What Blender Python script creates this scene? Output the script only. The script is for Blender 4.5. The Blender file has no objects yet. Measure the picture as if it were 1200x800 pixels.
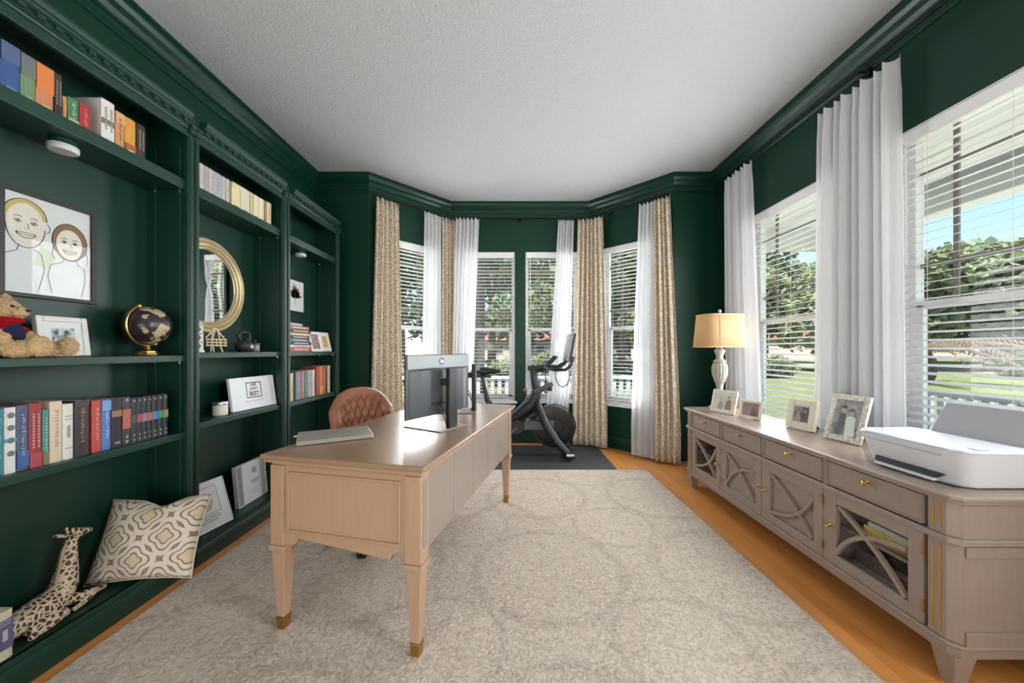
import bpy, bmesh, math, random
from mathutils import Vector, Matrix
random.seed(7)
C = bpy.context.scene.collection
PI = math.pi
R = math.radians
# ------------------------------------------------------------------ helpers
def lin(c):
    c = c / 255.0
    return c / 12.92 if c <= 0.04045 else ((c + 0.055) / 1.055) ** 2.4
def rgb(r, g, b): return (lin(r), lin(g), lin(b), 1.0)

class MB:
    """collects shapes into one bmesh, then links them as ONE mesh object"""
    def __init__(s): s.bm = bmesh.new(); s.uv = None
    def box(s, c, d, rot=None):
        m = Matrix.Translation(Vector(c))
        if rot is not None: m = m @ (rot if isinstance(rot, Matrix) else Matrix.Rotation(rot, 4, 'Z'))
        m = m @ Matrix.Diagonal((d[0], d[1], d[2], 1))
        bmesh.ops.create_cube(s.bm, size=1, matrix=m); return s
    def b(s, x0, x1, y0, y1, z0, z1):
        return s.box(((x0+x1)/2, (y0+y1)/2, (z0+z1)/2), (abs(x1-x0), abs(y1-y0), abs(z1-z0)))
    def frustum(s, c0, d0, c1, d1):
        v = []
        for c, d in ((c0, d0), (c1, d1)):
            for sx, sy in ((-1,-1),(1,-1),(1,1),(-1,1)):
                v.append(s.bm.verts.new((c[0]+sx*d[0]/2, c[1]+sy*d[1]/2, c[2])))
        f = s.bm.faces.new
        f(v[3::-1]); f(v[4:8])
        for i in range(4): f((v[i], v[(i+1)%4], v[4+(i+1)%4], v[4+i]))
        return s
    def tube(s, pts, r, n=10, closed=False, caps=True):
        pts = [Vector(p) for p in pts]; N = len(pts)
        rs = r if isinstance(r, (list, tuple)) else [r]*N
        rings = []; up = None
        for i, p in enumerate(pts):
            if closed: t = pts[(i+1)%N] - pts[i-1]
            else: t = pts[min(i+1, N-1)] - pts[max(i-1, 0)]
            t.normalize()
            if up is None:
                up = Vector((0,0,1)) if abs(t.z) < .9 else Vector((1,0,0))
            a = t.cross(up)
            if a.length < 1e-4: a = t.cross(Vector((0,1,0)))
            a.normalize(); up = a.cross(t).normalized()
            rings.append([s.bm.verts.new(p + (a*math.cos(2*PI*k/n) + up*math.sin(2*PI*k/n))*rs[i]) for k in range(n)])
        M = N if closed else N-1
        for i in range(M):
            A, B = rings[i], rings[(i+1)%N]
            for k in range(n): s.bm.faces.new((A[k], A[(k+1)%n], B[(k+1)%n], B[k]))
        if caps and not closed:
            s.bm.faces.new(rings[0][::-1]); s.bm.faces.new(rings[-1])
        return s
    def lathe(s, prof, c=(0,0,0), n=32, mat=None, capped=True):
        rings = []
        M = mat or Matrix.Translation(Vector(c))
        for r, z in prof:
            rings.append([s.bm.verts.new(M @ Vector((r*math.cos(2*PI*k/n), r*math.sin(2*PI*k/n), z))) for k in range(n)])
        for A, B in zip(rings, rings[1:]):
            for k in range(n): s.bm.faces.new((A[k], A[(k+1)%n], B[(k+1)%n], B[k]))
        if capped:
            s.bm.faces.new(rings[0][::-1]); s.bm.faces.new(rings[-1])
        return s
    def ell(s, c, r, rot=None, u=20, v=12):
        m = Matrix.Translation(Vector(c))
        if rot is not None: m = m @ rot
        m = m @ Matrix.Diagonal((r[0], r[1], r[2], 1))
        bmesh.ops.create_uvsphere(s.bm, u_segments=u, v_segments=v, radius=1, matrix=m); return s
    def prism(s, pts, axis, a0, a1):
        """extrude a 2-D outline along an axis ('x': pts are (y,z); 'y': (x,z); 'z': (x,y))"""
        def V(p, a):
            return {'x': (a, p[0], p[1]), 'y': (p[0], a, p[1]), 'z': (p[0], p[1], a)}[axis]
        A = [s.bm.verts.new(V(p, a0)) for p in pts]; B = [s.bm.verts.new(V(p, a1)) for p in pts]
        n = len(pts)
        s.bm.faces.new(A[::-1]); s.bm.faces.new(B)
        for i in range(n): s.bm.faces.new((A[i], A[(i+1)%n], B[(i+1)%n], B[i]))
        return s
    def strip(s, P, Q):
        """ribbon of quads between two point lists"""
        A = [s.bm.verts.new(p) for p in P]; B = [s.bm.verts.new(p) for p in Q]
        for i in range(len(A)-1): s.bm.faces.new((A[i], A[i+1], B[i+1], B[i]))
        return s
    def xf(s, m):
        bmesh.ops.transform(s.bm, matrix=m, verts=s.bm.verts[:]); return s
    def build(s, name, mat, parent=None, bevel=0, smooth=False, seg=2, loc=None, rotz=None, fix=True):
        if fix: bmesh.ops.recalc_face_normals(s.bm, faces=s.bm.faces[:])
        me = bpy.data.meshes.new(name); s.bm.to_mesh(me); s.bm.free()
        if mat: me.materials.append(mat)
        if smooth:
            me.polygons.foreach_set('use_smooth', [True]*len(me.polygons))
            if smooth != 'all':
                try: me.set_sharp_from_angle(angle=R(38))
                except Exception: pass
        o = bpy.data.objects.new(name, me); C.objects.link(o)
        if parent: o.parent = parent
        if loc: o.location = loc
        if rotz is not None: o.rotation_euler = (0, 0, rotz)
        if bevel:
            m = o.modifiers.new('edge', 'BEVEL'); m.width = bevel; m.segments = seg; m.limit_method = 'ANGLE'; m.angle_limit = R(40)
        return o
def tag(o, label=None, cat=None, group=None, kind=None):
    if label: o['label'] = label
    if cat: o['category'] = cat
    if group: o['group'] = group
    if kind: o['kind'] = kind
    return o
def empty(name, loc=(0,0,0), rz=0, label=None, cat=None, group=None, kind=None, rot=None):
    o = bpy.data.objects.new(name, None); C.objects.link(o); o.empty_display_size = .1
    o.location = loc; o.rotation_euler = rot if rot else (0, 0, rz)
    return tag(o, label, cat, group, kind)
def struct(o): o['kind'] = 'structure'; return o
def text(name, body, size, mat, parent, loc, rot, extrude=.0006, align='CENTER', shear=0, bold=0):
    cu = bpy.data.curves.new(name, 'FONT'); cu.body = body; cu.size = size; cu.extrude = extrude
    cu.align_x = align; cu.align_y = 'CENTER'; cu.shear = shear; cu.offset = bold; cu.resolution_u = 3
    cu.materials.append(mat)
    tmp = bpy.data.objects.new(name, cu); C.objects.link(tmp)
    me = bpy.data.meshes.new_from_object(tmp.evaluated_get(bpy.context.evaluated_depsgraph_get()))
    bpy.data.objects.remove(tmp); me.name = name
    o = bpy.data.objects.new(name, me); C.objects.link(o); o.parent = parent
    o.location = loc; o.rotation_euler = rot; return o
def yat(px, x): return 420.0*x/(px-600.0)       # depth at which a bearing meets the vertical plane x
# ------------------------------------------------------------------ materials
class NT:
    def __init__(s, name):
        s.m = bpy.data.materials.new(name); s.m.use_nodes = True
        s.t = s.m.node_tree; s.t.nodes.clear()
        s.out = s.n('ShaderNodeOutputMaterial')
    def n(s, typ, **kw):
        nd = s.t.nodes.new(typ)
        for k, v in kw.items():
            if k.startswith('i_'):
                key = k[2:]
                key = int(key) if key.isdigit() else key.replace('_', ' ')
                nd.inputs[key].default_value = v
            else: setattr(nd, k, v)
        return nd
    def l(s, a, b): s.t.links.new(a, b)
    def math(s, op, a, b=None, clamp=False):
        nd = s.n('ShaderNodeMath', operation=op); nd.use_clamp = clamp
        for i, v in enumerate((a, b)):
            if v is None: continue
            if isinstance(v, (int, float)): nd.inputs[i].default_value = v
            else: s.l(v, nd.inputs[i])
        return nd.outputs[0]
    def mix(s, fac, a, b):
        nd = s.n('ShaderNodeMix', data_type='RGBA')
        if isinstance(fac, (int, float)): nd.inputs[0].default_value = fac
        else: s.l(fac, nd.inputs[0])
        for i, v in ((6, a), (7, b)):
            if isinstance(v, tuple): nd.inputs[i].default_value = v
            else: s.l(v, nd.inputs[i])
        return nd.outputs[2]
    def noise(s, scale, detail=3, vec=None, rough=.55):
        nd = s.n('ShaderNodeTexNoise'); nd.inputs['Scale'].default_value = scale; nd.inputs['Detail'].default_value = detail
        nd.inputs['Roughness'].default_value = rough
        if vec is not None: s.l(vec, nd.inputs['Vector'])
        return nd.outputs['Fac']
    def coord(s, kind='Object'): return s.n('ShaderNodeTexCoord').outputs[kind]
    def mapping(s, vec, scale=(1,1,1), rot=(0,0,0), loc=(0,0,0)):
        nd = s.n('ShaderNodeMapping'); s.l(vec, nd.inputs['Vector'])
        nd.inputs['Scale'].default_value = scale; nd.inputs['Rotation'].default_value = rot; nd.inputs['Location'].default_value = loc
        return nd.outputs[0]
    def ramp(s, fac, stops):
        nd = s.n('ShaderNodeValToRGB'); e = nd.color_ramp.elements
        while len(e) < len(stops): e.new(.5)
        for i, (p, c) in enumerate(stops): e[i].position = p; e[i].color = c
        s.l(fac, nd.inputs[0]); return nd.outputs[0]
    def bump(s, h, strength=.3, dist=.01):
        nd = s.n('ShaderNodeBump'); nd.inputs['Strength'].default_value = strength; nd.inputs['Distance'].default_value = dist
        s.l(h, nd.inputs['Height']); return nd.outputs[0]
    def bsdf(s, col=None, rough=.5, metal=0, normal=None, spec=.5, **kw):
        p = s.n('ShaderNodeBsdfPrincipled')
        if isinstance(col, tuple): p.inputs['Base Color'].default_value = col
        elif col is not None: s.l(col, p.inputs['Base Color'])
        if isinstance(rough, (int, float)): p.inputs['Roughness'].default_value = rough
        else: s.l(rough, p.inputs['Roughness'])
        p.inputs['Metallic'].default_value = metal
        p.inputs['Specular IOR Level'].default_value = spec
        if normal is not None: s.l(normal, p.inputs['Normal'])
        for k, v in kw.items(): p.inputs[k.replace('_', ' ')].default_value = v
        return p.outputs[0]
    def done(s, sh): s.l(sh, s.out.inputs['Surface']); return s.m

def plain(name, col, rough=.5, metal=0, var=.08, scale=30, bump=0, spec=.5, **kw):
    t = NT(name); co = t.coord()
    n = t.noise(scale, 3, co)
    dark = tuple(c*(1-var) for c in col[:3]) + (1,); light = tuple(min(1, c*(1+var)) for c in col[:3]) + (1,)
    c = t.mix(n, dark, light)
    nm = t.bump(t.noise(scale*6, 2, co), bump, .002) if bump else None
    return t.done(t.bsdf(c, rough, metal, nm, spec, **kw))

M = {}
# deep green semi-gloss paint with roller texture
def paint(name, col, rough, bump, sc=260, spec=.5):
    t = NT(name); co = t.coord()
    c = t.mix(t.noise(2.2, 3, co), tuple(x*.9 for x in col[:3])+(1,), tuple(x*1.1 for x in col[:3])+(1,))
    return t.done(t.bsdf(c, rough, 0, t.bump(t.noise(sc, 3, co), bump, .002), spec))
M['green_wall'] = paint('green_wall_paint', rgb(8, 52, 36), .42, .30, 170, .32)
M['green_trim'] = paint('green_trim_paint', rgb(8, 50, 36), .28, .06, 260, .42)
M['green_case'] = paint('green_bookcase_paint', rgb(9, 50, 37), .40, .16, 120, .55)
t = NT('ceiling_texture'); co = t.coord()
M['ceiling'] = t.done(t.bsdf(t.mix(t.noise(30, 3, co), rgb(168,171,172), rgb(176,179,180)), .9, 0, t.bump(t.noise(60, 4, co), .9, .009), .2))
M['white_trim'] = plain('white_vinyl', rgb(228,229,230), .4, var=.02)
M['muntin'] = plain('shaded_grey_muntin', rgb(122,120,114), .5, var=.04)  # white bars seen against the light; their shade is put into this grey
M['porch_ceiling'] = plain('porch_ceiling_white', rgb(238,236,236), .7, var=.03)
M['white_wall'] = plain('white_wall_paint', rgb(225,224,220), .8, var=.02)
M['blind'] = plain('white_blind_slat', rgb(236,236,236), .45, var=.02)
M['porch_white'] = plain('porch_white_paint', rgb(226,225,229), .6, var=.03)
M['porch_floor'] = plain('porch_board_grey', rgb(168,166,166), .6, var=.08, scale=8)
# oak strip floor running away from the camera
t = NT('oak_strip_floor'); co = t.coord()
v = t.mapping(co, (1,1,1), (0,0,PI/2))
br = t.n('ShaderNodeTexBrick', offset=.37, offset_frequency=2); t.l(v, br.inputs['Vector'])
for k, x in (('Color1', rgb(208,140,72)), ('Color2', rgb(182,112,52)), ('Mortar', rgb(92,50,20)), ('Scale', 1.0), ('Mortar Size', .0009), ('Bias', .1), ('Brick Width', .95), ('Row Height', .062)):
    br.inputs[k].default_value = x
grain = t.noise(9, 5, t.mapping(co, (16, .8, 1)), .6)
c = t.mix(t.math('MULTIPLY', grain, .55), br.outputs['Color'], rgb(222,160,92))
M['floor'] = t.done(t.bsdf(c, t.math('ADD', t.math('MULTIPLY', grain, .12), .24), 0, t.bump(br.outputs['Fac'], .15, .001), .5))
# rug: short pile, faded medallions
t = NT('rug_pile'); co = t.coord()
wob = t.n('ShaderNodeVectorMath', operation='ADD')
nz = t.n('ShaderNodeTexNoise'); nz.inputs['Scale'].default_value = 14; nz.inputs['Detail'].default_value = 3; t.l(co, nz.inputs['Vector'])
sc = t.n('ShaderNodeVectorMath', operation='SCALE'); sc.inputs['Scale'].default_value = .05; t.l(nz.outputs['Color'], sc.inputs[0])
t.l(co, wob.inputs[0]); t.l(sc.outputs[0], wob.inputs[1])
def ring(cell, off, r0, w):
    sx = t.n('ShaderNodeSeparateXYZ'); t.l(t.mapping(wob.outputs[0], (1/cell, 1/cell, 0), (0,0,0), off), sx.inputs[0])
    fx = t.math('SUBTRACT', t.math('FRACT', sx.outputs[0]), .5); fy = t.math('SUBTRACT', t.math('FRACT', sx.outputs[1]), .5)
    d = t.math('SQRT', t.math('ADD', t.math('MULTIPLY', fx, fx), t.math('MULTIPLY', fy, fy)))
    e = t.math('ABSOLUTE', t.math('SUBTRACT', d, r0))
    return t.math('SUBTRACT', 1.0, t.math('DIVIDE', e, w, True), True)
rg = t.math('MAXIMUM', ring(.98, (.1,.15,0), .40, .045), ring(.98, (.6,.65,0), .27, .03))
rg = t.math('MULTIPLY', rg, t.math('MULTIPLY', t.noise(5, 4, co), 1.5, True))
big = t.noise(1.6, 4, co)
fib = t.noise(55, 4, t.mapping(co, (1.0, 1.0, 1), (0,0,.5)), .7)
fib2 = t.n('ShaderNodeTexNoise'); fib2.inputs['Scale'].default_value = 34; fib2.inputs['Detail'].default_value = 3; fib2.inputs['Distortion'].default_value = 2.2; t.l(co, fib2.inputs['Vector'])
base = t.mix(big, rgb(176,163,148), rgb(200,188,173))
base = t.mix(t.math('MULTIPLY', rg, .6), base, rgb(146,135,124))
base = t.mix(t.ramp(fib2.outputs['Fac'], [(.36,(0,0,0,1)),(.62,(1,1,1,1))]), t.mix(.35, base, rgb(128,114,100)), t.mix(.3, base, rgb(226,216,203)))
M['rug'] = t.done(t.bsdf(base, .95, 0, t.bump(t.math('ADD', fib, fib2.outputs['Fac']), .7, .008), .1))
M['rug_edge'] = plain('rug_binding', rgb(170,160,148), .95, var=.1)
def wood(name, a, b, rough, along=(1, 14, 14), sc=5):
    t = NT(name); co = t.coord()
    n = t.noise(sc, 5, t.mapping(co, along), .6); n2 = t.noise(2.5, 2, co)
    c = t.mix(n2, t.mix(n, a, b), t.mix(n, tuple(x*.94 for x in a[:3])+(1,), tuple(x*.97 for x in b[:3])+(1,)))
    return t.done(t.bsdf(c, rough, 0, t.bump(n, .08, .001), .5))
M['desk'] = wood('desk_washed_oak', rgb(164,132,106), rgb(180,148,121), .36, (14, 14, 1.2))
M['desk_top'] = wood('desk_top_washed_oak', rgb(138,110,86), rgb(160,131,105), .26, (16, 1, 16))
M['desk_face'] = wood('desk_boards_window_tint', rgb(134,121,110), rgb(152,138,127), .36, (14, 14, 1.2))  # grey cast of the window light is put into this oak colour
M['side'] = wood('sideboard_grey_wash', rgb(131,115,104), rgb(150,133,121), .42, (12, 12, 1.5))
M['side_top'] = wood('sideboard_top_grey_wash', rgb(132,116,103), rgb(154,137,122), .24, (14, 1, 14))
M['gold'] = plain('antique_gold_metal', rgb(205,165,95), .28, 1, var=.06)
M['brass'] = plain('brass_foot_cap', rgb(178,132,70), .35, .9, var=.06)
M['gilt'] = plain('gilded_wood', rgb(194,176,136), .38, .4, var=.12, scale=18)
M['black'] = plain('black_plastic', rgb(26,27,29), .42, var=.05)
M['blackgloss'] = plain('gloss_black', rgb(18,18,20), .34, var=.02)
M['charcoal'] = plain('charcoal_metal', rgb(46,47,50), .38, .3, var=.06)
M['frame_grey'] = plain('bike_grey_metal', rgb(88,88,90), .4, .4, var=.06)
M['mon_back'] = plain('monitor_back_plastic', rgb(62,66,70), .34, var=.04)
M['mon_silver'] = plain('monitor_silver_band', rgb(128,132,134), .4, .5, var=.03)
M['screen'] = plain('display_glass', rgb(12,13,15), .06, var=.0)
M['laptop'] = plain('laptop_aluminium', rgb(186,182,172), .36, .5, var=.02)
M['printer'] = plain('printer_white_plastic', rgb(206,207,211), .38, var=.015)
M['printer_lid'] = plain('printer_lid_plastic', rgb(198,201,210), .24, var=.015)
M['printer_grey'] = plain('printer_tray_grey', rgb(150,151,154), .45, var=.02)
M['dark_slot'] = plain('dark_slot', rgb(32,34,38), .4, var=.05)
M['red'] = plain('red_plastic', rgb(196,52,44), .4, var=.05)
M['rubber'] = plain('black_rubber_mat', rgb(44,45,48), .7, var=.14, scale=60, bump=.25)
M['rod'] = plain('black_iron_rod', rgb(18,18,19), .35, .6, var=.05)
M['paper'] = plain('page_paper', rgb(216,204,180), .9, var=.1, scale=90)
M['white_card'] = plain('white_card', rgb(218,216,216), .7, var=.02)
M['bright_card'] = plain('gloss_white_cover', rgb(244,241,246), .4, var=.01)
M['pewter'] = plain('pewter_metal', rgb(120,120,122), .4, .6, var=.04)
M['ink'] = plain('black_ink', rgb(28,28,30), .7, var=.02)
M['pale_ink'] = plain('pale_ink', rgb(214,208,198), .6, var=.02)
M['gold_ink'] = plain('gold_foil_ink', rgb(196,160,92), .4, var=.05)
M['black_frame'] = plain('black_frame_wood', rgb(40,38,38), .45, var=.05)
M['silver_frame'] = plain('silver_white_frame', rgb(208,206,200), .4, var=.05)
M['cream_frame'] = plain('cream_painted_frame', rgb(206,194,174), .45, var=.07)
M['puck'] = plain('puck_light_plastic', rgb(192,200,194), .35, var=.03)
M['iron'] = plain('cast_iron', rgb(34,34,38), .5, .2, var=.08, bump=.2)
M['whitewash'] = plain('whitewashed_wood', rgb(152,146,138), .6, var=.12, scale=40, bump=.15)
M['rope'] = plain('pale_bamboo', rgb(212,192,160), .6, var=.12)
M['wax'] = plain('candle_wax', rgb(226,220,204), .5, var=.03)
M['silver'] = plain('polished_silver_metal', rgb(190,190,190), .25, .9, var=.04)
M['pin_track'] = plain('pin_track_metal', rgb(70,96,84), .35, .5, var=.03)
M['white_lattice'] = plain('white_painted_wood', rgb(214,212,206), .5, var=.05)
t = NT('window_glass')
fr = t.n('ShaderNodeFresnel'); fr.inputs['IOR'].default_value = 1.35
gm = t.n('ShaderNodeNewGeometry')
mx = t.n('ShaderNodeMixShader'); t.l(t.math('MULTIPLY', fr.outputs[0], t.math('SUBTRACT', 1.0, gm.outputs['Backfacing'])), mx.inputs[0])
tr = t.n('ShaderNodeBsdfTransparent'); tr.inputs[0].default_value = (.97,.985,.98,1); t.l(tr.outputs[0], mx.inputs[1])
gl = t.n('ShaderNodeBsdfGlossy'); gl.inputs['Roughness'].default_value = .02; t.l(gl.outputs[0], mx.inputs[2])
M['glass'] = t.done(mx.outputs[0])
t = NT('picture_glass')
fr = t.n('ShaderNodeFresnel'); fr.inputs['IOR'].default_value = 1.1
gm = t.n('ShaderNodeNewGeometry')
mx = t.n('ShaderNodeMixShader'); t.l(t.math('MULTIPLY', fr.outputs[0], t.math('SUBTRACT', 1.0, gm.outputs['Backfacing'])), mx.inputs[0])
tr = t.n('ShaderNodeBsdfTransparent'); tr.inputs[0].default_value = (.97,.985,.98,1); t.l(tr.outputs[0], mx.inputs[1])
gl = t.n('ShaderNodeBsdfGlossy'); gl.inputs['Roughness'].default_value = .02; t.l(gl.outputs[0], mx.inputs[2])
M['picture_glass'] = t.done(mx.outputs[0])
t = NT('silvered_mirror'); M['mirror'] = t.done(t.bsdf((.86,.87,.87,1), .015, 1))
def fabric_mix(name, col, transp, transl, bump_scale=900, pattern=None):
    t = NT(name); uv = t.coord('UV')
    c = col if pattern is None else pattern(t, uv)
    d = t.n('ShaderNodeBsdfDiffuse'); l = t.n('ShaderNodeBsdfTranslucent'); tr = t.n('ShaderNodeBsdfTransparent')
    for nd in (d, l):
        if isinstance(c, tuple): nd.inputs[0].default_value = c
        else: t.l(c, nd.inputs[0])
    a = t.n('ShaderNodeMixShader'); a.inputs[0].default_value = transl; t.l(d.outputs[0], a.inputs[1]); t.l(l.outputs[0], a.inputs[2])
    if transp:
        b = t.n('ShaderNodeMixShader'); b.inputs[0].default_value = transp; t.l(a.outputs[0], b.inputs[1]); t.l(tr.outputs[0], b.inputs[2])
        return t.done(b.outputs[0])
    return t.done(a.outputs[0])
def weave(t, uv):
    n = t.noise(1, 3, t.mapping(uv, (260, 30, 1)))
    return t.mix(n, rgb(230,231,233), rgb(246,246,248))
M['sheer'] = fabric_mix('sheer_voile', rgb(240,240,240), .16, .38, pattern=weave)
def lattice(t, uv):
    vo = t.n('ShaderNodeTexVoronoi', feature='DISTANCE_TO_EDGE'); vo.inputs['Scale'].default_value = 1
    vo.inputs['Randomness'].default_value = .55
    t.l(t.mapping(uv, (44, 33, 1), (0,0,.5)), vo.inputs['Vector'])
    f = t.ramp(vo.outputs['Distance'], [(.08,(1,1,1,1)), (.26,(0,0,0,1))])
    return t.mix(f, rgb(172,150,116), rgb(230,220,202))
M['drape'] = fabric_mix('beige_lattice_drape', None, 0, .16, pattern=lattice)
# pillow ogee pattern
t = NT('pillow_ogee_cotton'); co = t.coord()
sx = t.n('ShaderNodeSeparateXYZ'); t.l(co, sx.inputs[0])
px_ = t.math('DIVIDE', sx.outputs[0], .205); pz_ = t.math('DIVIDE', sx.outputs[2], .185)
fu = t.math('SUBTRACT', t.math('FRACT', t.math('ADD', px_, pz_)), .5); fv = t.math('SUBTRACT', t.math('FRACT', t.math('SUBTRACT', px_, pz_)), .5)
dx_ = t.math('MULTIPLY', t.math('ADD', fu, fv), .5); dz_ = t.math('MULTIPLY', t.math('SUBTRACT', fu, fv), .5)
x2 = t.math('MULTIPLY', dx_, dx_); z2 = t.math('MULTIPLY', dz_, dz_); r2 = t.math('ADD', t.math('ADD', x2, z2), 1e-5)
c2 = t.math('DIVIDE', x2, r2)
cos4 = t.math('ADD', t.math('MULTIPLY', t.math('MULTIPLY', c2, t.math('SUBTRACT', c2, 1.0)), 8.0), 1.0)
f = t.math('DIVIDE', t.math('SQRT', r2), t.math('ADD', t.math('MULTIPLY', cos4, .17), 1.0))
def lev(c0, w): return t.math('LESS_THAN', t.math('ABSOLUTE', t.math('SUBTRACT', f, c0)), w)
ln = t.math('MAXIMUM', lev(.145, .017), t.math('MAXIMUM', lev(.262, .018), lev(.40, .022)))
c = t.mix(ln, t.mix(t.math('LESS_THAN', f, .13), rgb(208,196,180), rgb(200,182,150)), rgb(130,119,107))
M['pillow'] = t.done(t.bsdf(c, .9, 0, t.bump(t.noise(400, 2, co), .2, .002), .1))
def giraffe_mat():
    t = NT('giraffe_spotted_resin'); co = t.coord()
    vo = t.n('ShaderNodeTexVoronoi', feature='DISTANCE_TO_EDGE'); vo.inputs['Scale'].default_value = 46; t.l(co, vo.inputs['Vector'])
    f = t.ramp(vo.outputs['Distance'], [(.10,(1,1,1,1)), (.17,(0,0,0,1))])
    return t.done(t.bsdf(t.mix(f, rgb(74,46,34), rgb(202,184,156)), .5))
M['giraffe'] = giraffe_mat()
def fur(name, a, b):
    t = NT(name); co = t.coord(); n = t.noise(90, 5, co, .7)
    return t.done(t.bsdf(t.mix(n, a, b), .95, 0, t.bump(t.noise(150, 5, co, .75), 1.0, .012), .1))
M['fur'] = fur('teddy_plush', rgb(178,136,90), rgb(255,226,178))
M['knit_red'] = fur('red_knit', rgb(150,16,22), rgb(200,30,36))
M['knit_navy'] = fur('navy_knit', rgb(36,38,66), rgb(66,66,98))
t = NT('brown_leather'); co = t.coord()
M['leather'] = t.done(t.bsdf(t.mix(t.noise(14, 4, co), rgb(146,90,66), rgb(186,124,94)), .30, 0, t.bump(t.noise(220, 3, co), .12, .002), .5))
M['thread'] = plain('dark_stitching', rgb(70,36,24), .6)
t = NT('antique_globe_print'); co = t.coord()
n = t.noise(9, 4, co, .55)
M['globe'] = t.done(t.bsdf(t.mix(t.ramp(n, [(.50,(0,0,0,1)),(.52,(1,1,1,1))]), rgb(44,34,42), t.mix(t.noise(24,2,co), rgb(186,152,112), rgb(150,160,130))), .3))
t = NT('linen_lampshade'); co = t.coord()
c = t.mix(t.noise(1, 3, t.mapping(co, (300, 300, 60))), rgb(196,166,126), rgb(214,186,146))
d = t.n('ShaderNodeBsdfDiffuse'); l = t.n('ShaderNodeBsdfTranslucent'); mx = t.n('ShaderNodeMixShader'); mx.inputs[0].default_value = .45
t.l(c, d.inputs[0]); t.l(c, l.inputs[0]); t.l(d.outputs[0], mx.inputs[1]); t.l(l.outputs[0], mx.inputs[2])
M['shade'] = t.done(mx.outputs[0])
t = NT('ornate_silver'); co = t.coord(); vo = t.n('ShaderNodeTexVoronoi'); vo.inputs['Scale'].default_value = 110; t.l(co, vo.inputs['Vector']); n = t.math('MULTIPLY', t.math('ADD', t.noise(60, 4, co, .7), vo.outputs['Distance']), .62)
M['ornate'] = t.done(t.bsdf(t.mix(n, rgb(92,80,66), rgb(236,228,212)), .35, .4, t.bump(n, 1.0, .006)))
def photo(name, cols, sc=14):
    t = NT(name); co = t.coord(); n = t.noise(sc*1.7, 2, co)
    st = [(.42 + .16*i/(len(cols)-1), c) for i, c in enumerate(cols)]
    return t.done(t.bsdf(t.ramp(n, st), .6, spec=.2))
M['photo_family'] = photo('print_family', [rgb(196,178,158), rgb(206,192,176), rgb(176,182,190), rgb(214,204,190)])
M['photo_couple'] = photo('print_couple', [rgb(130,104,92), rgb(160,132,116), rgb(150,130,128), rgb(120,102,90)], 9)
M['photo_pair'] = photo('print_pair', [rgb(92,90,92), rgb(126,120,122), rgb(150,138,138), rgb(104,110,112)], 9)
M['photo_wedding'] = photo('print_wedding', [rgb(112,120,108), rgb(140,146,142), rgb(168,172,168), rgb(126,132,124)], 9)
M['photo_scan'] = photo('print_grey', [rgb(70,72,74), rgb(140,142,142), rgb(196,198,198)], 30)
M['photo_small'] = photo('print_small', [rgb(60,44,44), rgb(190,170,160), rgb(120,80,80)], 40)
# outdoors
t = NT('sunlit_lawn'); co = t.coord(); n = t.noise(.35, 5, co); n2 = t.noise(6, 4, co)
M['lawn'] = t.done(t.bsdf(t.mix(n2, t.mix(n, rgb(84,98,54), rgb(106,118,70)), rgb(118,128,84)), .95, spec=.1))
M['road'] = plain('pale_asphalt', rgb(150,149,146), .9, var=.08, scale=2)
def leafmat(name, a, b):
    t = NT(name); co = t.coord(); c = t.mix(t.noise(1.2, 4, co), a, b)
    d = t.n('ShaderNodeBsdfDiffuse'); l = t.n('ShaderNodeBsdfTranslucent'); mx = t.n('ShaderNodeMixShader'); mx.inputs[0].default_value = .45
    t.l(c, d.inputs[0]); t.l(c, l.inputs[0]); t.l(d.outputs[0], mx.inputs[1]); t.l(l.outputs[0], mx.inputs[2])
    return t.done(mx.outputs[0])
M['leaf_a'] = leafmat('oak_leaves', rgb(104,118,84), rgb(172,182,146))
M['leaf_b'] = leafmat('bright_leaves', rgb(112,126,90), rgb(180,188,154))
M['leaf_c'] = leafmat('olive_leaves', rgb(98,108,78), rgb(164,166,126))
M['leaf_palm'] = leafmat('dry_palm_fronds', rgb(112,100,86), rgb(170,152,136))
M['bark'] = plain('grey_bark', rgb(122,110,100), .95, var=.3, scale=8, bump=.6)
M['palm_trunk'] = plain('shaggy_palm_trunk', rgb(92,76,62), .95, var=.4, scale=20, bump=1)
M['stucco'] = plain('pale_stucco', rgb(206,198,188), .9, var=.05)
M['roof'] = plain('red_brown_shingle', rgb(142,96,82), .9, var=.15, scale=6)
M['dark_glass'] = plain('dark_house_window', rgb(60,68,76), .15)
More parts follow.
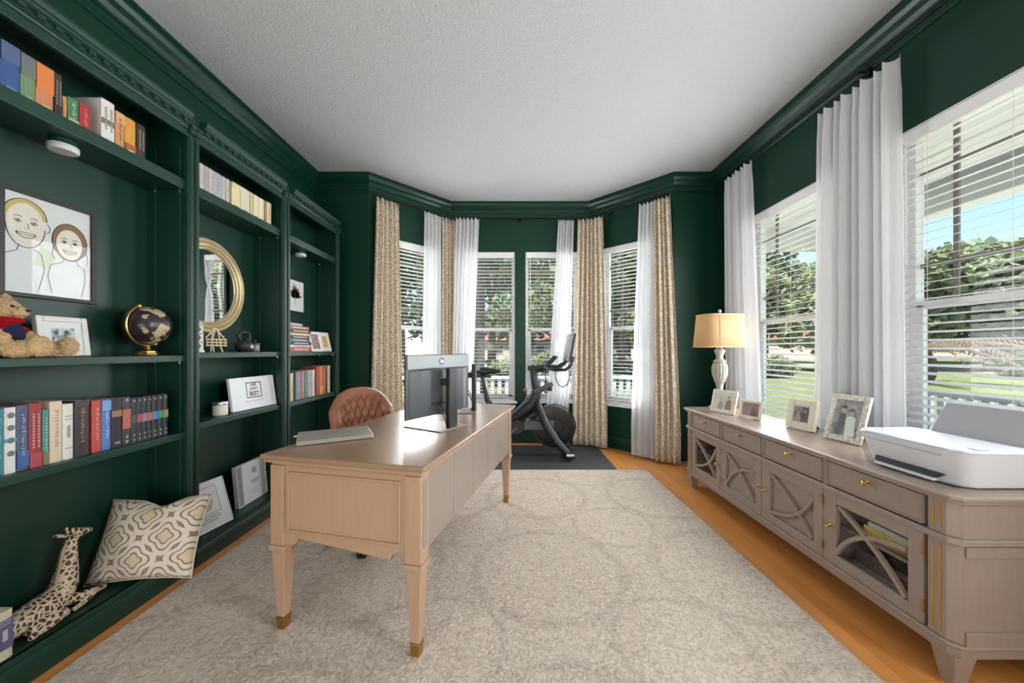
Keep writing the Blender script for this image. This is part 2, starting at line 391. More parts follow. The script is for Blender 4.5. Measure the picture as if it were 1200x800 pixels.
# ------------------------------------------------------------------ room shell
H = 3.08; XL, XR, YS, YB, YR = -2.14, 2.2, 3.88, 4.63, -2.3
path = [(XL, YR), (XL, YS), (-1.55, YS), (-.80, YB), (1.0, YB), (1.75, YS), (XR, YS), (XR, YR)]
names = ['left', 'back_left', 'bay_left', 'back', 'bay_right', 'back_right', 'right']
Z0B, Z1B = .535, 2.465      # bay windows
Z0R, Z1R = .535, 2.42       # right-wall windows
L_bay = math.hypot(.75, .75)
holes = {'bay_left': [(.20, .86, Z0B, Z1B)], 'back': [(.155, .835, Z0B, Z1B), (.975, 1.655, Z0B, Z1B)], 'bay_right': [(.20, .86, Z0B, Z1B)],
         'right': [(YS-3.32, YS-2.36, Z0R, Z1R), (YS-2.06, YS-1.10, Z0R, Z1R), (YS-.55, YS+.45, Z0R, Z1R)]}
def wall_seg(name, p0, p1, hl, mat, th=.14):
    p0, p1 = Vector(p0), Vector(p1); L = (p1-p0).length; a = math.atan2(p1.y-p0.y, p1.x-p0.x)
    mb = MB(); ext0 = ext1 = 0
    xs = sorted({-0.0, L} | {h[0] for h in hl} | {h[1] for h in hl})
    for x0, x1 in zip(xs, xs[1:]):
        hh = [h for h in hl if h[0] <= x0+1e-6 and h[1] >= x1-1e-6]
        if hh:
            mb.b(x0, x1, 0, th, 0, hh[0][2]); mb.b(x0, x1, 0, th, hh[0][3], H)
        else: mb.b(x0, x1, 0, th, 0, H)
    bmesh.ops.remove_doubles(mb.bm, verts=mb.bm.verts[:], dist=1e-5)
    return struct(mb.build(name, mat, loc=(p0.x, p0.y, 0), rotz=a)), a
angs = {}
for i, nm in enumerate(names):
    o, a = wall_seg('wall_'+nm, path[i], path[i+1], holes.get(nm, []), M['green_wall'])
    angs[nm] = a
struct(MB().b(XL-.14, XR+.14, YR-.14, YR, 0, H).build('wall_rear', M['white_wall']))
struct(MB().prism([(XL-.2,YR-.2),(XL-.2,YS+.16),(-1.6,YS+.16),(-.86,YB+.16),(1.06,YB+.16),(1.81,YS+.16),(XR+.2,YS+.16),(XR+.2,YR-.2)], 'z', H, H+.12).build('ceiling', M['ceiling']))
struct(MB().prism([(XL-.2,YR-.2),(XL-.2,YS+.16),(-1.6,YS+.16),(-.86,YB+.16),(1.06,YB+.16),(1.81,YS+.16),(XR+.2,YS+.16),(XR+.2,YR-.2)], 'z', -.12, 0).build('floor', M['floor']))
def sweep_path(pts, prof, nm_fn, mat):
    """mitred moulding, one mesh per wall; prof = (offset into room, z)"""
    P = [Vector(p) for p in pts]; n = len(P)
    def nrm(i): d = (P[i+1]-P[i]).normalized(); return Vector((d.y, -d.x))
    rows = []
    for i in range(n):
        if i == 0: m = nrm(0)
        elif i == n-1: m = nrm(n-2)
        else:
            a, b = nrm(i-1), nrm(i); m = (a+b).normalized(); m = m / max(.3, m.dot(a))
        rows.append([(P[i].x+m.x*u, P[i].y+m.y*u, z) for u, z in prof])
    for i in range(n-1):
        mb = MB(); A = [mb.bm.verts.new(v) for v in rows[i]]; B = [mb.bm.verts.new(v) for v in rows[i+1]]; k = len(prof)
        for j in range(k): mb.bm.faces.new((A[j], A[(j+1)%k], B[(j+1)%k], B[j]))
        mb.bm.faces.new(A); mb.bm.faces.new(B[::-1])
        struct(mb.build(nm_fn(i), mat))
crown = [(0.001,H-.001),(.105,H-.001),(.105,H-.018),(.092,H-.024),(.088,H-.04),(.074,H-.062),(.052,H-.082),(.036,H-.104),(.033,H-.118),(.022,H-.122),(.02,H-.15),(.012,H-.158),(.010,H-.172),(0.001,H-.172)]
sweep_path(path, crown, lambda i: 'trim_%d' % (i+1), M['green_trim'])
base = [(0.001,0.001),(.018,.001),(.018,.10),(.013,.115),(.008,.13),(.001,.135)]
sweep_path(path, base, lambda i: 'baseboard_'+names[i], M['green_trim'])
# ------------------------------------------------------------------ windows and blinds
wn = [0]; daylight = []
def window(p0, ang, s0, s1, z0, z1, blind_label, tilt=3):
    wn[0] += 1
    W = s1 - s0; Hh = z1 - z0
    d = Vector((math.cos(ang), math.sin(ang), 0)); o = Vector((p0[0], p0[1], 0)) + d*s0 + Vector((0,0,z0))
    root = empty('window_%d' % wn[0], o, ang, kind='structure')
    daylight.append((o + d*W/2 + Vector((0,0,Hh/2)) + Vector((math.sin(ang), -math.cos(ang), 0))*.15, ang, W-.06, Hh-.08))
    f = .04; ya, yb = .075, .125
    mb = MB()
    for x0, x1, q0, q1 in ((0, f, 0, Hh), (W-f, W, 0, Hh), (f, W-f, Hh-f, Hh), (f, W-f, 0, f+.01)): mb.b(x0, x1, ya, yb, q0, q1)
    mb.build('window_frame', M['white_trim'], root, .003)
    mb = MB()   # plaster return inside the opening
    for x0, x1, q0, q1 in ((.0005, .006, 0, Hh), (W-.006, W-.0005, 0, Hh), (0, W, Hh-.006, Hh-.0005)): mb.b(x0, x1, .002, ya, q0, q1)
    mb.build('reveal', M['white_trim'], root)
    MB().b(-.03, W+.03, -.028, ya, -.022, .004).build('sill', M['white_trim'], root, .005)
    mid = Hh*.485; fs = .032
    mb = MB()
    mb.b(f, W-f, ya+.005, ya+.035, mid-.022, mid+.022)
    for x0, x1 in ((f, f+fs), (W-f-fs, W-f)): mb.b(x0, x1, ya+.005, ya+.03, f, mid)
    mb.b(f, W-f, ya+.005, ya+.03, f, f+.05)
    mb.build('lower_sash', M['white_trim'], root, .002)
    mb = MB(); q = .16
    for x in (f+q, W-f-q): mb.b(x-.011, x+.011, ya+.028, ya+.04, mid+.02, Hh-f)
    for z in (mid+.02+.2, Hh-f-.2): mb.b(f, W-f, ya+.026, ya+.042, z-.011, z+.011)
    mb.build('muntin_grid', M['muntin'], root)
    MB().b(f, W-f, ya+.034, ya+.037, mid, Hh-f).build('pane', M['glass'], root)
    MB().b(f+.03, W-f-.03, ya+.016, ya+.019, f+.05, mid-.02).build('pane', M['glass'], root)
    # blind
    bl = empty('window_blind', o, ang, blind_label, 'window blind', 'white horizontal window blinds')
    g = .01
    MB().b(g, W-g, .004, .062, Hh-.068, Hh-.008).build('valance', M['blind'], bl, .004)
    mb = MB(); z = .05; n = 0
    while z < Hh-.085:
        mb.box((W/2, .034, z), (W-2*g-.008, .048, .0026), Matrix.Rotation(R(tilt), 4, 'X')); z += .0445; n += 1
    mb.build('slat_panel', M['blind'], bl)
    MB().b(g+.003, W-g-.003, .012, .056, .008, .026).build('bottom_rail', M['blind'], bl, .003)
    for x in (W*.16, W*.5, W*.84) if W > .8 else (W*.2, W*.8):
        MB().b(x-.0008, x+.0008, .0085, .0101, .02, Hh-.06).build('ladder_cord', M['blind'], bl)
    MB().tube([(g+.05, -.004, Hh-.07), (g+.055, -.006, Hh-.75)], .004, 6).build('tilt_wand', M['blind'], bl)
    return root
window(path[2], angs['bay_left'], .20, .86, Z0B, Z1B, 'white slatted blind in the left angled bay window beside the leather chair')
window(path[3], angs['back'], .155, .835, Z0B, Z1B, 'white slatted blind in the flat bay window behind the monitors')
window(path[3], angs['back'], .975, 1.655, Z0B, Z1B, 'white slatted blind in the flat bay window behind the exercise bike')
window(path[4], angs['bay_right'], .20, .86, Z0B, Z1B, 'white slatted blind in the right angled bay window past the bike')
window(path[6], angs['right'], YS-3.32, YS-2.36, Z0R, Z1R, 'white slatted blind in the side window behind the small picture frames', 12)
window(path[6], angs['right'], YS-2.06, YS-1.10, Z0R, Z1R, 'white slatted blind in the wide side window behind the printer', 12)
# unseen third right-wall window, added behind the camera for light: frame and pane only
def added_window(p0, ang, s0, s1, z0, z1):
    wn[0] += 1; W = s1-s0; Hh = z1-z0
    d = Vector((math.cos(ang), math.sin(ang), 0)); o = Vector((p0[0], p0[1], 0)) + d*s0 + Vector((0,0,z0))
    root = empty('window_%d' % wn[0], o, ang, kind='structure'); mb = MB(); f = .05
    daylight.append((o + d*W/2 + Vector((0,0,Hh/2)) + Vector((math.sin(ang), -math.cos(ang), 0))*.15, ang, W-.06, Hh-.08))
    for x0, x1, q0, q1 in ((0, f, 0, Hh), (W-f, W, 0, Hh), (f, W-f, Hh-f, Hh), (f, W-f, 0, f), (f, W-f, Hh*.48, Hh*.52)): mb.b(x0, x1, .075, .125, q0, q1)
    mb.build('window_frame', M['white_trim'], root)
    MB().b(f, W-f, .1, .103, f, Hh-f).build('pane', M['glass'], root)
added_window(path[6], angs['right'], YS-.55, YS+.45, Z0R, Z1R)
# ------------------------------------------------------------------ outdoors
GZ = -.4
struct(MB().b(-70, 110, -40, 110, GZ-.2, GZ).build('ground', M['lawn']))
struct(MB().b(-60, 100, 33, 39, GZ, GZ+.02).build('street', M['road']))
struct(MB().b(33, 39, -30, 32.8, GZ, GZ+.02).build('street', M['road']))
struct(MB().b(2.36, 4.5, -2.5, 5.75, GZ, -.06).build('porch_floor_slab', M['porch_floor']))
struct(MB().b(-3.6, 2.34, 4.83, 5.75, GZ, -.06).build('porch_floor_slab', M['porch_floor']))
struct(MB().b(2.36, 4.6, -2.5, 4.9, 2.80, 2.92).build('porch_ceiling', M['porch_ceiling']))
struct(MB().b(4.12, 4.34, -2.5, 4.9, 2.54, 2.80).build('porch_beam', M['porch_white']))
struct(MB().b(2.36, 4.12, 4.68, 4.9, 2.54, 2.80).build('porch_beam', M['porch_white']))
def porch_post(x, y, label):
    r = empty('porch_post', (x, y, -.06), 0, label, 'post')
    MB().b(-.065, .065, -.065, .065, .12, 2.50).build('shaft', M['porch_white'], r, .008)
    MB().b(-.085, .085, -.085, .085, 0, .12).build('base', M['porch_white'], r, .006)
    MB().b(-.085, .085, -.085, .085, 2.50, 2.60).build('capital', M['porch_white'], r, .006)
porch_post(4.23, 4.79, 'white square porch post at the far corner of the porch roof')
def railing(x0, y0, x1, y1, label):
    L = math.hypot(x1-x0, y1-y0)
    r = empty('porch_railing', (x0, y0, -.115), math.atan2(y1-y0, x1-x0), label, 'railing')
    MB().b(0, L, -.035, .035, .86, .905).build('top_rail', M['porch_white'], r, .006)
    MB().b(0, L, -.025, .025, .10, .15).build('bottom_rail', M['porch_white'], r, .004)
    me = MB().b(-.028, .028, -.02, .02, .15, .86).build('baluster', M['porch_white'], r)
    n = int(L/.112); me.location.x = .06
    for i in range(1, n):
        c = me.copy(); C.objects.link(c); c.parent = r; c.location.x = .06 + i*(L-.12)/(n-1)
    for x in (-.03, L+.03):
        MB().b(x-.045, x+.045, -.045, .045, 0, 1.0).build('newel', M['porch_white'], r, .005)
railing(4.23, 4.60, 4.23, -.6, 'long white baluster railing on the porch outside the side windows')
railing(-3.5, 5.62, 3.0, 5.62, 'white baluster railing across the porch outside the bay windows')
# trees
def leaf_mesh(name, clumps, n, size, mat, seed):
    rnd = random.Random(seed); bm = bmesh.new()
    tot = sum(c[3]**2 for c in clumps)
    for (cx, cy, cz, r, fl) in clumps:
        for i in range(int(n*r*r/tot)):
            v = Vector((rnd.gauss(0,1), rnd.gauss(0,1), rnd.gauss(0,1))).normalized() * (r*(.55+.45*rnd.random()))
            p = Vector((cx+v.x, cy+v.y, cz+v.z*fl))
            q = Matrix.Rotation(rnd.random()*6.28, 3, 'Z') @ Matrix.Rotation(rnd.uniform(-1.2, 1.2), 3, 'X')
            s = size*(.6+.8*rnd.random())
            vs = [bm.verts.new(p + q @ Vector(k)*s) for k in ((-.3,-.5,0),(.3,-.45,0.05),(.42,.2,0),(0,.6,.08),(-.42,.15,0))]
            bm.faces.new(vs)
    me = bpy.data.meshes.new(name); bm.to_mesh(me); bm.free(); me.materials.append(mat); return me
def tree(name, label, x, y, h, cr, mat, seed, trunk_r=.22, n=5200, lean=0, size=.34, cat='tree', low=.42, group='trees across the lawn'):
    rnd = random.Random(seed)
    r = empty(name, (x, y, GZ), 0, label, cat, group)
    cl = []
    for i in range(9):
        a = rnd.random()*6.28; q = cr*.62*math.sqrt(rnd.random())
        cl.append((lean+q*math.cos(a), q*math.sin(a), h*(low+.2+(.72-low)*rnd.random()), cr*rnd.uniform(.38,.58), .8))
    o = bpy.data.objects.new('crown', leaf_mesh('crown', cl, n, size, mat, seed)); C.objects.link(o); o.parent = r
    mb = MB(); mb.tube([(0,0,-.02),(.04,.02,h*.2),(lean*.5,.0,h*.42),(lean,.05,h*.75)], [trunk_r*1.25, trunk_r, trunk_r*.8, trunk_r*.35], 10)
    for i in range(4):
        c = cl[i]; mb.tube([(lean*.4,0,h*.38),(c[0]*.5,c[1]*.5,(h*.42+c[2])/2+.1),(c[0],c[1],c[2])], [trunk_r*.5, trunk_r*.3, trunk_r*.12], 7)
    mb.build('trunk', M['bark'], r, smooth='all')
    return r
tree('oak_tree', 'tall tree with a thick pale trunk close outside the left flat bay window', -.86, 9.0, 9.5, 3.3, M['leaf_b'], 3, .14, lean=.15, low=.40, n=2600)
tree('oak_tree', 'leafy tree on the lawn straight outside the right flat bay window', 2.6, 17, 9, 3.6, M['leaf_b'], 5, .22, low=.22, n=2600)
tree('oak_tree', 'slim tree seen through the right angled bay window', 6.4, 21, 11, 3.8, M['leaf_a'], 8, .2, lean=.6, low=.25, n=2600)
tree('oak_tree', 'broad tree seen through the left angled bay window', -6.6, 21, 11, 4.6, M['leaf_a'], 9, .3, low=.2, n=3200)
tree('oak_tree', 'dense tree before the street seen between the two flat bay windows', -1.6, 28, 12, 5.2, M['leaf_a'], 21, .3, low=.12, n=2600)
tree('oak_tree', 'wide oak beyond the street to the right of the bay', 12.5, 43, 14, 6.8, M['leaf_a'], 22, .4, size=.55, low=.1, n=4300)
tree('oak_tree', 'wide oak beyond the street to the left of the bay', -18, 42, 14, 7, M['leaf_c'], 23, .4, size=.55, low=.1, n=4300)
tree('oak_tree', 'wide oak beyond the street straight outside the bay', 2.0, 50, 15, 7, M['leaf_a'], 24, .4, size=.55, low=.1, n=4300)
tree('oak_tree', 'tall dark oak beyond the street between the two houses', -8.5, 47, 15, 7, M['leaf_c'], 25, .4, size=.55, low=.1, n=4300)
tree('oak_tree', 'large tree across the lawn filling the far side window', 19.5, 28.5, 11, 5.6, M['leaf_b'], 31, .35, size=.42, low=.12, n=8000)
tree('oak_tree', 'tree behind the large one in the far side window', 33, 47, 13, 7.0, M['leaf_a'], 37, .4, size=.55, low=.1, n=7000)
tree('oak_tree', 'rounded tree at the left side of the wide side window', 30.5, 27.5, 8.2, 4.2, M['leaf_b'], 32, .35, size=.42, low=.2, n=8000)
tree('oak_tree', 'big spreading tree in the middle of the wide side window', 37.5, 28, 8.8, 5.4, M['leaf_b'], 33, .4, size=.5, n=8500, low=.15)
tree('oak_tree', 'far tree beyond the street behind the stubby palm', 47, 43, 10, 7, M['leaf_a'], 34, .4, size=.55, low=.08, n=7000)
tree('oak_tree', 'tree at the right end of the wide side window', 45, 27, 10, 6.5, M['leaf_a'], 35, .4, size=.5, low=.08, n=8000)
tree('oak_tree', 'distant tree beyond the street right of the stubby palm', 58, 43, 10, 7.5, M['leaf_c'], 38, .4, size=.6, low=.06, n=7000)
tree('oak_tree', 'distant tree beyond the street at the far right', 66, 41, 10, 7.5, M['leaf_c'], 39, .4, size=.6, low=.06, n=7000)
tree('oak_tree', 'tree before the street right of the slim tree in the right angled bay window', 9.6, 30, 10, 4.0, M['leaf_a'], 36, .3, low=.15, n=7000)
def shrub(label, x, y, r0, mat, seed):
    r = empty('shrub', (x, y, GZ), 0, label, 'shrub', 'shrubs on the lawn')
    o = bpy.data.objects.new('foliage', leaf_mesh('foliage', [(0,0,r0*.6,r0,.7),(r0*.7,.2,r0*.5,r0*.7,.7),(-r0*.7,-.2,r0*.5,r0*.75,.7)], 1500, .2, mat, seed)); C.objects.link(o); o.parent = r
    MB().tube([(0,0,-.02),(.05,0,r0*.7)], [.07,.03], 6).build('stem', M['bark'], r)
shrub('rounded shrub beside the pale trunk in the left flat bay window', .35, 16, 1.1, M['leaf_a'], 41)
shrub('low shrub on the lawn outside the right flat bay window', 2.6, 24, 1.2, M['leaf_a'], 42)
shrub('shrub on the lawn outside the left angled bay window', -4.6, 17, 1.0, M['leaf_b'], 43)
shrub('shrub under the trees outside the right angled bay window', 7.2, 27, 1.3, M['leaf_b'], 44)
shrub('shrub near the street in the far side window', 15.4, 21, 1.0, M['leaf_a'], 45)
shrub('wide low bush beyond the lawn in the wide side window', 29, 20, 1.5, M['leaf_c'], 46)
# stubby palm with a shaggy round trunk
r = empty('palm_tree', (19.6, 17.2, GZ), 0, 'stubby palm with a round shaggy trunk on the lawn outside the printer window', 'palm')
MB().lathe([(.38,-.01),(.5,.35),(.56,.8),(.5,1.2),(.34,1.5),(.2,1.7)], n=20).build('trunk', M['palm_trunk'], r, smooth='all')
for i in range(22):
    a = 2*PI*i/22 + .1*(i%3); el = .35 + .5*((i*7)%5)/4; L = 3.4
    mb = MB(); pts = []
    for k in range(9):
        s = k/8; rr = L*s*math.cos(el*(1-s)); zz = 1.6 + L*.75*math.sin(el)*s - 1.5*s*s*1.15
        pts.append((rr*math.cos(a), rr*math.sin(a), zz))
    mb.tube(pts, [.035*(1-.8*k/8) for k in range(9)], 5)
    for k in range(1, 26):
        s = k/26*8; j = min(int(s), 7); q = Vector(pts[j]).lerp(Vector(pts[j+1]), s-j)
        for sd in (-1, 1):
            w = Vector((-math.sin(a)*sd, math.cos(a)*sd, -.55)).normalized()*.62*(1-.5*abs(k/26-.4)) + Vector((math.cos(a), math.sin(a), 0))*.28
            b = Vector((math.cos(a), math.sin(a), 0))*.045
            f = [mb.bm.verts.new(v) for v in (q-b, q+b, q+w)]; mb.bm.faces.new(f)
    mb.build('frond', M['leaf_palm'], r, fix=False)
# houses across the street
def house(label, x, y, w, d, h, rz, rh=2.2):
    r = empty('house', (x, y, GZ), rz, label, 'house', 'houses across the street')
    MB().b(-w/2, w/2, -d/2, d/2, 0, h).build('wall', M['stucco'], r)
    e = .5
    MB().prism([(-d/2-e, h), (d/2+e, h), (0, h+rh)], 'x', -w/2-e, w/2+e).build('roof', M['roof'], r)
    for i in range(4):
        xx = -w/2 + w*(i+.7)/4.4
        if i == 2: MB().b(xx-.5, xx+.5, -d/2-.05, -d/2, 0, 2.1).build('front_door', M['white_trim'], r)
        else:
            f = MB().b(xx-.75, xx+.75, -d/2-.06, -d/2, 1.0, 2.3).build('window_frame', M['white_trim'], r)
            MB().b(xx-.68, xx+.68, -d/2-.07, -d/2-.06, 1.07, 2.23).build('pane', M['dark_glass'], f)
house('pale house with a red brown roof beyond the left flat bay window', -.5, 63, 15, 9, 3.2, 0)
house('pale house with a red brown roof beyond the left angled bay window', -27, 60, 14, 9, 3.2, .15)
house('pale house with a red brown roof beyond the right angled bay window', 19.5, 63, 12, 9, 3.2, -.1)
house('pale house behind the trees in the far side window', 45, 62, 15, 9, 3.4, -.5)
# ------------------------------------------------------------------ curtains
def curtain(name, label, top, bot, z0, z1, folds, amp, mat, cat='curtain', group=None, ph=0, seed=0, cloth_w=None, ampb=None):
    """pleated panel hung between a top path and a bottom path (x, y)"""
    rnd = random.Random(seed+11)
    def samp(P, u):
        seg = [math.dist(a, b) for a, b in zip(P, P[1:])]; T = sum(seg); d = u*T
        for a, b, L in zip(P, P[1:], seg):
            if d <= L+1e-9: return Vector((a[0]+(b[0]-a[0])*d/L, a[1]+(b[1]-a[1])*d/L))
            d -= L
        return Vector(P[-1])
    nu, nv = folds*12, 30
    a1, a2, a3 = (rnd.random()*6 for _ in range(3))
    mb = MB(); uvs = []
    g = []
    T = sum(math.dist(a, b) for a, b in zip(bot, bot[1:])); cw = cloth_w or max(T, .3)*1.9
    for j in range(nv+1):
        v = j/nv; row = []
        for i in range(nu+1):
            u = i/nu
            e = min(1, v*1.15)
            p = samp(top, u).lerp(samp(bot, u), e)
            du = .02
            t = (samp(top, min(1,u+du)).lerp(samp(bot, min(1,u+du)), e) - samp(top, max(0,u-du)).lerp(samp(bot, max(0,u-du)), e)).normalized()
            nrm = Vector((t.y, -t.x))
            w = math.sin(2*PI*folds*u + ph + .5*math.sin(3*u+a1) + .35*v*math.sin(5*u+a2))
            w += .3*math.sin(2*PI*folds*.5*u + a3 + v)
            A = amp*(1-v) + (ampb or amp)*v
            if j <= 1: A *= .8
            q = p + nrm*(A*w)
            z = z1 + (z0-z1)*v
            if j == 0: z += .012*math.cos(2*PI*folds*u+ph)
            if j == nv: z += .006*math.sin(2*PI*folds*u)
            row.append(mb.bm.verts.new((q.x, q.y, z)))
        g.append(row)
    uvl = mb.bm.loops.layers.uv.new('UVMap')
    for j in range(nv):
        for i in range(nu):
            f = mb.bm.faces.new((g[j][i], g[j+1][i], g[j+1][i+1], g[j][i+1]))
            for lp, (a, b) in zip(f.loops, ((i,j),(i,j+1),(i+1,j+1),(i+1,j))): lp[uvl].uv = (a/nu*cw, (z0-z1)*b/nv)
    o = mb.build(name, mat, smooth='all', fix=False)
    tag(o, label, cat, group)
    return o
def drape(*a, **k):
    o = curtain(*a, **k); m = o.modifiers.new('cloth', 'SOLIDIFY'); m.thickness = .003; m.offset = 0; return o
ZT = 2.835
# bay: beige patterned drapes and white sheers
drape('patterned_drape', 'beige patterned drape at the far left of the bay next to the green corner', [(-1.45,3.84),(-1.275,4.03)], [(-1.50,3.80),(-1.235,4.06)], .02, ZT, 5, .028, M['drape'], group='beige patterned drapes', seed=1)
curtain('sheer_curtain', 'white sheer panel right of the left angled bay window', [(-1.04,4.25),(-.87,4.43)], [(-1.07,4.22),(-.87,4.43)], .02, ZT, 5, .025, M['sheer'], group='white sheer curtains', seed=2)
drape('patterned_drape', 'narrow beige patterned drape in the left inner corner of the bay', [(-.865,4.435),(-.80,4.50),(-.74,4.53),(-.70,4.53)], [(-.865,4.435),(-.80,4.49),(-.74,4.53),(-.69,4.53)], .02, ZT, 4, .022, M['drape'], group='beige patterned drapes', seed=3)
curtain('sheer_curtain', 'white sheer panel left of the flat bay window behind the monitors', [(-.70,4.455),(-.41,4.475)], [(-.76,4.45),(-.50,4.475)], .02, ZT, 6, .026, M['sheer'], group='white sheer curtains', seed=4)
curtain('sheer_curtain', 'white sheer panel right of the flat bay window behind the bike screen', [(.585,4.53),(.785,4.53)], [(.43,4.53),(.72,4.53)], .02, ZT, 6, .026, M['sheer'], group='white sheer curtains', seed=5)
drape('patterned_drape', 'broad beige patterned drape in the right inner corner behind the bike', [(.83,4.51),(.97,4.48),(1.10,4.37)], [(.76,4.49),(.95,4.45),(1.14,4.30)], .02, ZT, 6, .03, M['drape'], group='beige patterned drapes', seed=6)
curtain('sheer_curtain', 'white sheer panel right of the right angled bay window', [(1.44,4.04),(1.56,3.92)], [(1.35,4.05),(1.56,3.86)], .02, ZT, 4, .024, M['sheer'], group='white sheer curtains', seed=7)
drape('patterned_drape', 'beige patterned drape at the right end of the bay by the lamp', [(1.55,3.915),(1.67,3.79)], [(1.52,3.83),(1.74,3.70)], .02, ZT, 4, .027, M['drape'], group='beige patterned drapes', seed=8, ampb=.034)
# side wall sheers
curtain('sheer_curtain', 'white sheer panel behind the table lamp', [(2.10,3.53),(2.10,3.16)], [(2.10,3.50),(2.10,3.02)], .02, ZT+.03, 6, .028, M['sheer'], group='white sheer curtains', seed=9)
curtain('sheer_curtain', 'wide white sheer panel between the two side windows', [(2.10,2.45),(2.10,1.955)], [(2.10,2.48),(2.10,1.93)], .02, ZT-.03, 8, .034, M['sheer'], group='white sheer curtains', seed=10)
def rod(label, pts, z, brk, cat='curtain rod'):
    r = empty('curtain_rod', (0,0,z), 0, label, cat, 'black curtain rods')
    MB().tube([(x,y,0) for x,y in pts], .009, 10).build('pole', M['rod'], r, smooth=True)
    for (x, y, wx, wy) in brk:
        MB().tube([(x,y,.010),((x+wx)/2,(y+wy)/2,.014),(wx,wy,.014)], .006, 8).ell((wx,wy,.014),(.02,.02,.028)).build('bracket', M['rod'], r, smooth=True)
    for (x, y) in (pts[0], pts[-1]):
        MB().ell((x,y,0),(.013,.013,.013)).build('finial', M['rod'], r, smooth=True)
rod('black curtain rod over the left angled bay window', [(-1.47,3.83),(-.90,4.40)], ZT+.024, [(-1.42,3.88,-1.47,3.945),(-.96,4.34,-1.0,4.41)])
rod('black curtain rod across the two flat bay windows', [(-.66,4.53),(.86,4.53)], ZT+.024, [(-.62,4.53,-.62,4.615),(.1,4.53,.1,4.615),(.82,4.53,.82,4.615)])
rod('black curtain rod over the right angled bay window', [(1.12,4.37),(1.66,3.82)], ZT+.024, [(1.16,4.33,1.21,4.40),(1.62,3.86,1.67,3.94)])
rod('black curtain rod along the side wall above the sideboard', [(2.10,3.56),(2.10,1.02)], ZT+.055, [(2.10,3.42,2.185,3.42),(2.10,2.2,2.185,2.2),(2.10,1.1,2.185,1.1)])
# ------------------------------------------------------------------ bookcases
BF, BB = -1.75, -1.985       # face and back of the shelves
DECK = .115
def bookcase(label, y0, y1, st0, st1, shelves, front_end=False):
    """three joined units; y0..y1 outer width, st0/st1 stile widths on each side"""
    g = .0015
    r = empty('bookcase', (BF, y0, 0), 0, label, 'bookcase', 'built-in green bookcases')
    W = y1-y0; D = BF-BB
    X = lambda a: a   # local x: 0 at the face, negative into the wall
    back = XL - BF + .004
    for (a, b) in ((g, .02), (W-.02, W-g)): MB().b(back, -.02, a, b, 0, 2.46).build('side_panel', M['green_case'], r, .0015)
    MB().b(-D-.012, -D, .02, W-.02, DECK, 2.46).build('back_panel', M['green_case'], r)
    MB().b(back, -.02, .02, W-.02, 2.44, 2.46).build('top_panel', M['green_case'], r)
    MB().b(-D, -.004, .02, W-.02, DECK-.025, DECK).build('deck', M['green_case'], r, .002)
    for (a, b) in ((g, st0), (W-st1, W-g)):
        s = MB(); s.b(-.02, 0, a, b, 0, 2.475)
        m = (a+b)/2; hw = (b-a)/2
        s.b(0, .005, a+.004, b-.004, .14, 2.36)
        if hw > .012: s.b(.005, .009, m-hw*.45, m+hw*.45, .16, 2.34)
        s.build('stile', M['green_case'], r, .002)
        MB().b(-.02, .018, a, b, 2.375, 2.405).b(-.02, .026, a, b, 2.405, 2.42).build('capital', M['green_case'], r, .003)
    MB().b(-.02, 0, st0, W-st1, 2.355, 2.475).build('header', M['green_case'], r, .002)
    p = [(0,2.395),(.006,2.395),(.010,2.402),(.006,2.408),(.012,2.412),(.012,2.436),(.028,2.437),(.030,2.446),(.038,2.452),(.042,2.466),(.042,2.478),(0,2.478)]
    MB().prism(p, 'y', st0+.006, W-st1-.006).build('cornice', M['green_case'], r)
    n = int((W-st0-st1)/.052); w0, w1 = st0+.02, W-st1-.02; q = [(w0,2.437),(w0,2.431)]
    for i in range(n):
        y = w0+.012+i*(w1-w0-.024)/(n-1); q += [(y-.012,2.431),(y-.012,2.416),(y+.012,2.416),(y+.012,2.431)]
    q += [(w1,2.431),(w1,2.437)]
    MB().prism(q, 'x', .012, .022).build('dentil_strip', M['green_case'], r)
    MB().b(-.02, .0, st0, W-st1, 0, DECK).b(0, .012, g, W-g, 0, .075).prism([(0,.075),(.012,.075),(.008,.09),(0,.094)], 'y', g, W-g).build('plinth', M['green_case'], r, .002)
    for z in shelves:
        s = MB().b(-D+.001, -.018, .021, W-.021, z-(.055 if z > 2 else .034), z).build('shelf', M['green_case'], r, .003)
        for xx in (-D+.045, -.055): MB().tube([(xx, W-.0225, z-(.0555 if z > 2 else .0345)),(xx, W-.0225, z-(.0655 if z > 2 else .0445))], .004, 8).build('shelf_pin', M['silver'], s)
    for yy in (.0203, W-.0203):
        for xx in (-D+.045, -.055): MB().b(xx-.0022, xx+.0022, yy-.0006, yy+.0006, .2, 2.3).build('pin_track', M['pin_track'], r)
    return r
bookcase('left green bookcase unit with the framed drawing and globe', 1.145, 1.97, .035, .035, (2.122, 1.172, .757))
bookcase('middle green bookcase unit with the round gold mirror', 1.97, 2.78, .035, .045, (2.122, 1.186, .787))
bookcase('right green bookcase unit nearest the bay windows', 2.78, 3.635, .045, .06, (2.122, 1.186, .781))
